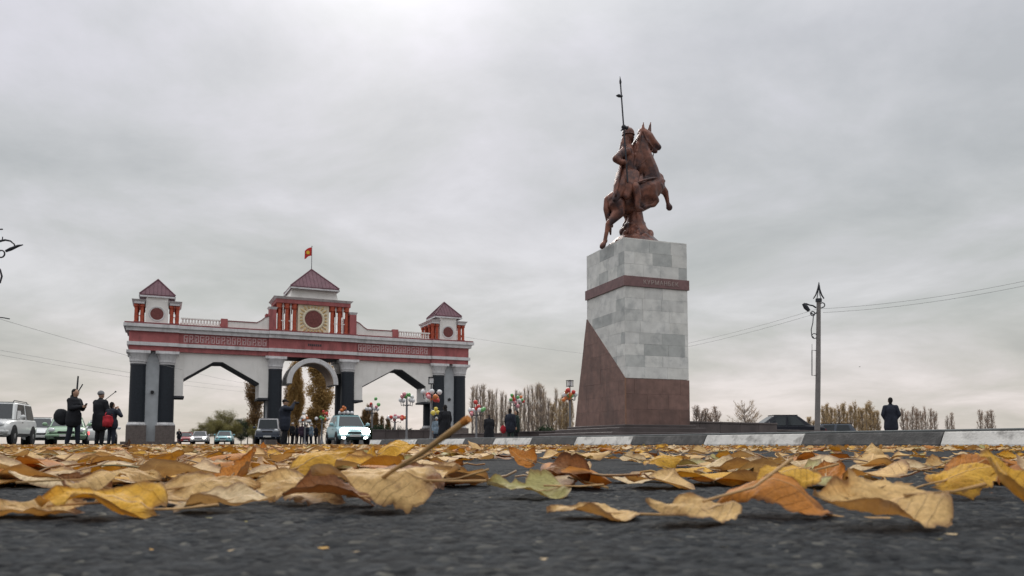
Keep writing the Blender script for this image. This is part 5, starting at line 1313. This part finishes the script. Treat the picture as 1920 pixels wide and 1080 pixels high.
def leaf_geo(r, L_=1.0, Wd=0.9, k1=0.0, k2=0.0, twist=0.0, ripple=0.03, nt_=11, ns=9, heart=0.1, fold=0.0, plic=.010, curl=.5, jag=0.0):
    """grid of a poplar leaf: base at the origin, tip towards +X, bent by k1 along and k2 across (radians in all)"""
    V = np.zeros((nt_, ns, 3)); UV = np.zeros((nt_, ns, 3)); tear = (r.uniform(.15, .85), r.choice((-1, 1)), r.uniform(.0, .45)); tear2 = (r.uniform(.15, .85), r.choice((-1, 1)), r.uniform(.0, .3))
    ph = [r.uniform(0, 6.28) for _ in range(4)]
    jg = {(sg, q): r.uniform(-1, 1) for sg in (-1, 1) for q in range(60)}
    cx = cz = 0.0; ang0 = -k1 / 2
    for i in range(nt_):
        t = i / (nt_ - 1); an = ang0 + k1 * t
        if i > 0: cx += math.cos(an) * L_ / (nt_ - 1); cz += math.sin(an) * L_ / (nt_ - 1)
        te = min(max(t, 0.0), 1.0)
        w_ = Wd * 0.5 * 1.02 * (1 - (1 - min(te / 0.30, 1.0)) ** 2.1) ** 0.62 * (1.0 if te < 0.30 else max(0.0, math.cos((te - 0.30) / 0.70 * PI / 2)) ** 0.98)
        w_ = max(w_, 0.012 * Wd if te > 0.9 else 0.03 * Wd)
        for j in range(ns):
            s_ = 2 * j / (ns - 1) - 1; e = abs(s_)
            ww = w_ * (1 + 0.05 * math.sin(t * 31 + ph[0]) * (e > .9))
            if jag: ww *= 1 + jag * e ** 4 * (jg[(1 if s_ > 0 else -1, i)] + 1.2 * jg[(1 if s_ > 0 else -1, 50 - i // 5)])
            for tt_, ts_, ta_ in (tear, tear2): ww *= 1 - ta_ * max(0, 1 - abs(t - tt_) * 12) * (s_ * ts_ > .5)
            bq = s_ * ww; K = k2 / (Wd * .5) * (0.6 + 0.8 * t) if True else 0
            if abs(K) > 1e-4: yy = math.sin(K * bq) / K; zz = (1 - math.cos(K * bq)) / K
            else: yy = bq; zz = 0
            zz += fold * abs(bq)
            zz += ripple * L_ * (math.sin(t * 9 + s_ * 2.2 + ph[1]) * e + .7 * math.sin(t * 5 - s_ * 3 + ph[2]) * e * e)
            q_ = t * 9 - e * 3.2; zz += plic * L_ * (abs((q_ % 1) - .5) * 2 - .5) * min(1, e * 3)
            cu_ = curl * (0.5 + math.sin(t * 6 + ph[3] + (2 if s_ > 0 else 0))); zz += cu_ * Wd * .5 * max(0, e - .55) ** 2 * (w_ / (Wd * .5))
            back = -heart * L_ * (e ** 1.5) * max(0, 1 - t * 3.2)
            th = twist * (t - .3); yy, zz = yy * math.cos(th) - zz * math.sin(th), yy * math.sin(th) + zz * math.cos(th)
            V[i, j] = (cx + back - zz * math.sin(an), yy, cz + zz * math.cos(an)); UV[i, j] = (t, (s_ * w_ / (Wd * .5) + 1) / 2, max(e ** 5, t ** 9, (1 - t) ** 14))
    idx = np.arange(nt_ * ns).reshape(nt_, ns)
    Fq = np.stack([idx[:-1, :-1].ravel(), idx[1:, :-1].ravel(), idx[1:, 1:].ravel(), idx[:-1, 1:].ravel()], 1)
    return V.reshape(-1, 3), UV.reshape(-1, 3), Fq
def mesh_np(name, V, UV, Fq, mats, mi=None):
    me = bpy.data.meshes.new(name); me.vertices.add(len(V)); me.vertices.foreach_set('co', np.ascontiguousarray(V, dtype=np.float32).ravel())
    me.loops.add(Fq.size); me.loops.foreach_set('vertex_index', Fq.ravel().astype(np.int32))
    me.polygons.add(len(Fq)); me.polygons.foreach_set('loop_start', (np.arange(len(Fq)) * 4).astype(np.int32)); me.polygons.foreach_set('use_smooth', np.ones(len(Fq), dtype=bool))
    uv = me.uv_layers.new(name='UVMap'); uv.data.foreach_set('uv', UV[Fq.ravel(), :2].astype(np.float32).ravel()); at_ = me.attributes.new('rim', 'FLOAT', 'POINT'); at_.data.foreach_set('value', np.ascontiguousarray(UV[:, 2], dtype=np.float32))
    for m in mats: me.materials.append(m)
    if mi is not None: me.polygons.foreach_set('material_index', mi.astype(np.int32))
    me.update(calc_edges=True); return me
def stalk_pts(length, lift, side): return [Vector((.02, 0, 0)), Vector((-length * .4, side * length * .25, lift * length * .35)), Vector((-length, side * length * .6, lift * length))]

# --- hand-placed leaves of the foreground
rl = random.Random(42)
def hero(label, px, py, L_, Wd, yaw, key, tilt=0, roll=0, k1=0.3, k2=0.2, twist=0.0, lift=0.0, ripple=.035, stalk=None, fold=0.0, d=None):
    """leaf whose lowest point rests on the road (or `lift` above it) at pixel (px, py)"""
    d = d or F * CAM_H / (py - HORIZON)
    p = xat(px, d, 0.0)
    NT, NS = 41, 31
    V, UV, Fq = leaf_geo(rl, L_, Wd, k1, k2, twist, ripple, NT, NS, fold=fold, jag=.05)
    V = V - np.array([L_ * .5, 0, 0]); sd_ = rl.randrange(1, 40)
    V[:, 2] += L_ * (.10 * (vnoise(V[:, 0] + 9 + sd_, V[:, 1] + 9, L_ * .30, 31) - .5) - .075 * np.abs(vnoise(V[:, 0] + 9, V[:, 1] + 9 + sd_, L_ * .20, 32) - .5) + .022 * (vnoise(V[:, 0] + 9, V[:, 1] + 9 + sd_, L_ * .06, 33) - .5))
    Mx = np.array((Matrix.Rotation(R(yaw), 3, 'Z') @ Matrix.Rotation(R(-tilt), 3, 'Y') @ Matrix.Rotation(R(roll), 3, 'X')))
    Vw = V @ Mx.T; zmin = Vw[:, 2].min(); off = 0.0035 + lift - zmin
    root = empty('fallen_leaf', (p.x, p.y, 0), 0, label, 'leaf', 'fallen leaves on the asphalt')
    Vw[:, 2] += off
    bl = link('blade', mesh_np('blade', Vw, UV, Fq, [LMATS[key]]), root)
    b0 = Vector((-L_ * .5, 0, 0)); R3 = Matrix(Mx.tolist())
    sp_ = stalk or (L_ * .55, rl.uniform(.0, .3), rl.uniform(-1, 1))
    pts = [R3 @ (b0 + q) + Vector((0, 0, off)) for q in stalk_pts(*sp_)]
    for q in pts: q.z = max(q.z, .0035)
    MB().tube(pts, [.0011, .0009, .0013], 6).build('stalk', M['stalk'], root, 60)
    # midrib follows the blade
    mid = Vw.reshape(NT, NS, 3)[::2, NS // 2]
    MB().tube([Vector(q) + Vector((0, 0, -.0004)) for q in mid], [.0010 - .0007 * i / 20 for i in range(21)], 5).build('midrib', M['stalk'], bl, 60)
    return root
hero('big tan leaf facing the viewer at the lower right', 1640, 998, .082, .070, 186, 'tan', tilt=2, roll=-22, k1=.45, k2=.35, ripple=.055, lift=.003)
hero('arched orange leaf bridging the asphalt beside the big tan leaf', 1415, 975, .088, .062, 172, 'orange', tilt=2, roll=-12, k1=-2.2, k2=-.6, lift=.003, stalk=(.05, -.6, .4))
hero('golden leaf lying over the arched orange leaf', 1468, 945, .062, .056, 200, 'golden', tilt=-8, roll=-18, k1=-.7, k2=-.3, lift=.012)
hero('flat pale leaf with a standing stalk left of the arched leaf', 1290, 992, .064, .050, 200, 'tan', tilt=4, roll=-10, k1=.5, k2=-.4, lift=.003, stalk=(.045, .75, .1))
hero('flat tan leaf with its long stalk lying sideways', 1105, 979, .062, .050, 185, 'tan', tilt=3, roll=-7, k1=-.3, k2=.3, stalk=(.07, .08, .25))
hero('greenish yellow leaf in the middle foreground', 985, 940, .078, .062, 195, 'olive', tilt=5, roll=-12, k1=.4, k2=.4)
hero('curled dark brown leaf on top of the greenish yellow leaf', 1050, 922, .06, .05, 160, 'brown', tilt=10, roll=-25, k1=-1.4, k2=.9, lift=.008)
hero('upright crumpled brown leaf in front of the striped kerb', 975, 880, .075, .065, 150, 'orange', tilt=28, roll=-35, k1=.9, k2=1.0, twist=.6)
hero('large folded tan leaf in the left middle of the foreground', 690, 966, .092, .078, 200, 'tan', tilt=4, roll=-17, k1=-.7, k2=-.9, twist=.5, ripple=.05, stalk=(.05, .1, .2))
hero('crumpled brown-backed leaf behind the large folded tan leaf', 745, 946, .08, .06, 160, 'brown', tilt=6, roll=-22, k1=-1.1, k2=-.7, lift=.004)
hero('orange leaf standing upright in front of the teal hatchback', 688, 892, .062, .046, 70, 'golden', tilt=52, roll=-14, k1=.5, k2=.5, stalk=(.03, 0, 0))
hero('golden leaf bent over to the right of the upright orange leaf', 748, 892, .082, .064, 350, 'golden', tilt=12, roll=30, k1=-1.0, k2=-.6, lift=.018)
hero('broad pale leaf spread out behind the folded tan leaf', 790, 932, .085, .070, 5, 'tan', tilt=6, roll=14, k1=.5, k2=-.3, ripple=.05)
hero('domed tan leaf with a brown curled end at the left', 225, 940, .088, .066, 355, 'tan', tilt=0, roll=14, k1=-.9, k2=-1.0)
hero('brown curled leaf at the left end of the domed tan leaf', 150, 936, .055, .05, 190, 'brown', tilt=20, roll=-30, k1=1.2, k2=1.1)
hero('broad tan leaf with a raised far side left of centre', 395, 952, .085, .070, 12, 'tan', tilt=4, roll=19, k1=-.5, k2=-.6, twist=.4)
hero('dark orange leaf standing on edge left of centre', 448, 925, .062, .055, 60, 'orange', tilt=48, roll=-10, k1=.6, k2=.8)
hero('long yellow leaf with wavy edge at the lower left', 175, 978, .085, .060, 180, 'golden', tilt=3, roll=-12, k1=-.9, k2=.5, ripple=.06)
hero('flat tan leaf at the left edge of the foreground', 40, 975, .075, .058, 185, 'tan', tilt=2, roll=-10, k1=.4, k2=.4)
hero('thin pale leaf lying flat in front of the broad tan leaf', 430, 966, .075, .05, 355, 'pale', tilt=2, roll=6, k1=-.3, k2=.5)
hero('broad tan leaf with an orange underside left of the folded leaf', 545, 950, .09, .075, 175, 'tan', tilt=5, roll=-18, k1=-.7, k2=-.5, ripple=.05, stalk=(.08, .5, -.3))
hero('golden orange leaf cut off by the right edge, nearest the lens', 1915, 990, .07, .06, 100, 'golden', tilt=36, roll=20, k1=.6, k2=.7)
hero('long tan leaf with a brown ridge near the right edge', 1830, 940, .085, .06, 10, 'golden', tilt=5, roll=16, k1=-.8, k2=-.8)
hero('brown ridge of a curled leaf near the right edge', 1845, 922, .085, .06, 20, 'orange', tilt=12, roll=30, k1=-.9, k2=-.9, lift=.004)
hero('tan leaf standing like a tent in front of the dark kerb stone', 1640, 868, .085, .08, 80, 'tan', tilt=30, roll=5, k1=-.8, k2=-1.3)
hero('orange leaf raised above the big tan leaf at the right', 1548, 912, .06, .055, 70, 'orange', tilt=26, roll=-16, k1=.8, k2=.8)
hero('golden leaf with one side folded up right of centre', 1250, 888, .08, .062, 20, 'golden', tilt=5, roll=22, k1=-.6, k2=-.9)
hero('pale leaf lying across behind the golden folded leaf', 1180, 870, .08, .07, 150, 'pale', tilt=8, roll=-18, k1=.5, k2=.6)
hero('dark shrivelled leaf standing on the road before the left gateway pier', 238, 846, .10, .07, 85, 'umber', tilt=60, roll=0, k1=1.0, k2=1.3, d=5.6)
hero('pinkish orange leaf standing on its edge before the dark off-road car', 493, 846, .075, .045, 100, 'orange', tilt=55, roll=20, k1=.8, k2=.9, d=4.6)
hero('broad brown leaf resting on others right of the centre', 1340, 893, .09, .07, 170, 'pale', tilt=5, roll=-14, k1=-.6, k2=.4)
hero('wide orange leaf behind the domed tan leaf', 60, 888, .085, .07, 10, 'orange', tilt=4, roll=14, k1=-.8, k2=-.7)
hero('pale leaf with turned up edge behind the domed tan leaf', 300, 895, .08, .065, 170, 'pale', tilt=6, roll=-16, k1=.7, k2=.7)
hero('golden leaf lying flat near the right edge behind the brown ridge', 1760, 880, .08, .065, 185, 'tan', tilt=4, roll=-14, k1=-.5, k2=.6)
hero('brown leaf curled at the right edge below the white kerb stone', 1895, 868, .085, .07, 160, 'golden', tilt=10, roll=-24, k1=.8, k2=.9)
hero('golden leaf heaped on the folded tan leaves left of centre', 612, 925, .075, .06, 30, 'golden', tilt=14, roll=24, k1=-.8, k2=-.7, lift=.010)
hero('tan leaf propped up behind the folded leaves left of centre', 655, 905, .08, .066, 155, 'tan', tilt=22, roll=-22, k1=.7, k2=.6, lift=.006)
hero('brown leaf tucked under the folded leaves left of centre', 610, 956, .075, .055, 190, 'brown', tilt=4, roll=-12, k1=-.8, k2=.5)
hero('pale leaf heaped right of the folded leaves', 840, 915, .07, .058, 15, 'pale', tilt=8, roll=18, k1=-.6, k2=.6)
# thick stalk that leans up to the right
s0_ = xat(700, .60); s0_.z = .030; s1_ = at(790, 850, .57); s2_ = at(872, 790, .545)
so_ = empty('leaf_stalk', (s0_.x, s0_.y, 0), 0, 'thick orange leaf stalk leaning up to the right above the folded tan leaf', 'stalk')
b_ = Vector((s0_.x, s0_.y, 0)); q0 = at(690, 915, .62) - b_; q1 = at(740, 880, .60) - b_; q2 = s1_ - b_; q3 = s2_ - b_
MB().tube([q0, q1, q2, q3, q3 + (q3 - q2) * .04], [.0016, .0017, .0019, .0027, .0022], 8).build('stem', M['stalk'], so_, 60)
MB().tube([q3 - (q3 - q2) * .10, q3, q3 + (q3 - q2) * .08], [.0022, .0032, .0030], 8).build('stem_foot', LMATS['orange'], so_, 60)

# --- scattered leaves
NV = 36
VAR = []
for i in range(NV):
    r = random.Random(100 + i); key = (['tan', 'pale', 'tan', 'golden', 'orange', 'pale', 'tan', 'golden', 'pale', 'olive', 'tan', 'brown' if i > 18 else 'pale'])[i % 12]
    crumple = r.random()
    g_ = dict(Wd=r.uniform(.68, .92), k1=r.choice((-1, 1)) * r.uniform(.1, .4 + 1.2 * crumple * crumple), k2=r.choice((-1, 1, 1)) * r.uniform(.1, .3 + 1.1 * crumple * crumple), twist=r.uniform(-.35, .35), ripple=r.uniform(.015, .05), curl=r.uniform(-.6, .8))
    V, UV, Fq = leaf_geo(random.Random(i), 1.0, **g_, nt_=9, ns=7)
    V = V - np.array([.5, 0, 0])
    # a stalk as a thin folded strip of quads
    sl_ = r.uniform(.35, .7); sd = r.uniform(-1, 1); b0 = V.reshape(9, 7, 3)[0, 3]
    pts = [b0 + np.array([-sl_ * q, sd * sl_ * .4 * q * q, r.uniform(-.02, .12) * q]) for q in (0, .35, .7, 1.0)]
    wv = np.array([0, .014, 0]); wz = np.array([0, 0, .014]); n0 = len(V); SV = []; SF = []
    for q in pts: SV += [q + wv, q + wz, q - wv, q - wz]
    for a in range(3):
        for c_ in range(4): SF.append((n0 + a * 4 + c_, n0 + a * 4 + (c_ + 1) % 4, n0 + a * 4 + 4 + (c_ + 1) % 4, n0 + a * 4 + 4 + c_))
    V = np.vstack([V, np.array(SV)]); UV = np.vstack([UV, np.full((len(SV), 3), .5)]); Fq = np.vstack([Fq, np.array(SF)])
    VAR.append((V, UV, Fq, key))
VM = [mesh_np('leaf_%d' % i, V, UV, Fq, [LMATS[key]]) for i, (V, UV, Fq, key) in enumerate(VAR)]
rn = np.random.default_rng(12)
cand = []
def density(x, y):
    c1 = vnoise(np.array([x + 50]), np.array([y + 50]), .55, 21)[0]; c2 = vnoise(np.array([x + 50]), np.array([y + 50]), 1.7, 22)[0]
    k_ = x / max(y, .1)
    side = 0.9 if k_ < -.05 else (0.42 if k_ < .25 else 0.40)
    return side * min(1.0, max(0.04, (c1 * .75 + c2 * .6 - .44) * 2.6))
tries = 0
while len(cand) < 10500 and tries < 120000:
    tries += 1
    d = 0.95 + 29.0 * rn.random() ** 1.6; k_ = rn.uniform(-.74, .74)
    x = k_ * d; y = d
    if x > 13.44 - .4863 * y - .15: continue
    if d < 1.5 and rn.random() < .6: continue
    if d < 2.4 and (-.085 < k_ < -.02 or .09 < k_ < .20) and rn.random() < .85: continue
    if rn.random() > density(x, y) * min(1.0, .10 + d / 11.0): continue
    far_gap = (13.44 - .4863 * y) - x
    if far_gap < 1.2 and x > 1 and rn.random() < .7: continue
    L_ = rn.uniform(.06, .12) if d < 7 else rn.uniform(.06, .10); tilt = rn.normal(0, 5); roll = rn.normal(0, 8)
    if rn.random() < .05: tilt = rn.uniform(15, 42)
    if rn.random() < .05: roll = rn.choice([-1, 1]) * rn.uniform(18, 50)
    vi_ = int(rn.integers(NV)); Mr_ = Matrix.Rotation(R(-tilt), 3, 'Y') @ Matrix.Rotation(R(roll), 3, 'X')
    zz_ = VAR[vi_][0] @ np.array(Mr_)[2]; hgt = (zz_.max() - zz_.min()) * L_
    if hgt > (.043 if d < 3 else .052 if d < 8 else .06) * (1.5 if rn.random() < .03 else 1): continue
    cand.append((x, y, L_, rn.uniform(0, 360), tilt, roll, vi_, L_ * L_ / d ** 1.6 if abs(k_) < .70 else 0))
cand.sort(key=lambda c: -c[7])
def leaf_matrix(c):
    x, y, L_, yaw, tilt, roll, vi, _ = c
    Mr = Matrix.Rotation(R(yaw), 3, 'Z') @ Matrix.Rotation(R(-tilt), 3, 'Y') @ Matrix.Rotation(R(roll), 3, 'X')
    z = (VAR[vi][0] @ np.array(Mr).T)[:, 2].min() * L_
    return Mr, Vector((x, y, .0025 - z))
for c in cand[:262]:
    Mr, p = leaf_matrix(c); o = bpy.data.objects.new('fallen_leaf', VM[c[6]]); COL.objects.link(o)
    o.location = p; o.scale = (c[2],) * 3; o.rotation_euler = Mr.to_euler()
    w_ = LWORD[VAR[c[6]][3]]; px = 960 + F * c[0] / c[1]
    mark = [m_ for lim_, m_ in ((60, 'left edge'), (165, 'green car'), (240, 'grey hat'), (340, 'left gateway pier'), (420, 'left arch'), (500, 'rusty poplar'), (600, 'central arch'), (690, 'teal hatchback'), (790, 'right arch'), (880, 'right gateway columns'), (985, 'pair of people'), (1075, 'pedestal lamp'), (1170, 'dark pedestal side'), (1295, 'inscribed pedestal side'), (1400, 'round bare tree'), (1500, 'black car'), (1570, 'street pole'), (1700, 'standing person'), (1800, 'pale bare trees'), (9999, 'right edge')) if px < lim_][0]
    st_ = 'on edge' if max(abs(c[4]), abs(c[5])) > 14 else 'flat'
    tip = ('rightward', 'away', 'leftward', 'forward')[int(((c[3] + 45) % 360) // 90)]
    dist = 'nearest the lens' if c[1] < 1.3 else ('near the lens' if c[1] < 1.75 else ('midway' if c[1] < 2.3 else 'farther off'))
    tag(o, '%s %s leaf, %s, tip %s, %s below the %s' % ('small' if c[2] < .085 else 'large', w_, st_, tip, dist, mark), 'leaf', 'fallen leaves on the asphalt')
AV, AU, AF, AM = [], [], [], []; nb_ = 0
for c in cand[262:]:
    Mr, p = leaf_matrix(c); V, UV, Fq, key = VAR[c[6]]
    AV.append((V * c[2]) @ np.array(Mr).T + np.array(p)); AU.append(UV); AF.append(Fq + nb_); AM.append(np.full(len(Fq), LKEYS.index(key))); nb_ += len(V)
me = mesh_np('leaf_litter', np.vstack(AV), np.vstack(AU), np.vstack(AF), [LMATS[k_] for k_ in LKEYS], np.concatenate(AM))
tag(link('leaf_litter', me), 'carpet of small fallen leaves covering the road behind the nearest ones', 'leaves', None, 'stuff')

# leaf crumbs and grit on the bare asphalt near the lens
cv, cu_, cf, cm_ = [], [], [], []
for i in range(110):
    d = .36 + 1.6 * rn.random() ** 1.3; x = rn.uniform(-.68, .68) * d; a = rn.uniform(0, 6.28); s_ = rn.uniform(.0012, .0045)
    q = np.array([[math.cos(a + k_ * 1.57 + rn.uniform(-.4, .4)) * s_ * rn.uniform(.6, 1.5), math.sin(a + k_ * 1.57) * s_ * rn.uniform(.6, 1.2), .0022 + rn.uniform(0, .0016)] for k_ in range(4)]) + np.array([x, d, 0])
    cf.append(np.array([[0, 1, 2, 3]]) + len(cv) * 4); cv.append(q); cu_.append(np.full((4, 3), .4)); cm_.append(int(rn.integers(len(LKEYS))))
tag(link('leaf_crumbs', mesh_np('leaf_crumbs', np.vstack(cv), np.vstack(cu_), np.vstack(cf), [LMATS[k_] for k_ in LKEYS], np.array(cm_))), 'tiny crumbs of dry leaf scattered on the near asphalt', 'leaf crumbs', None, 'stuff')
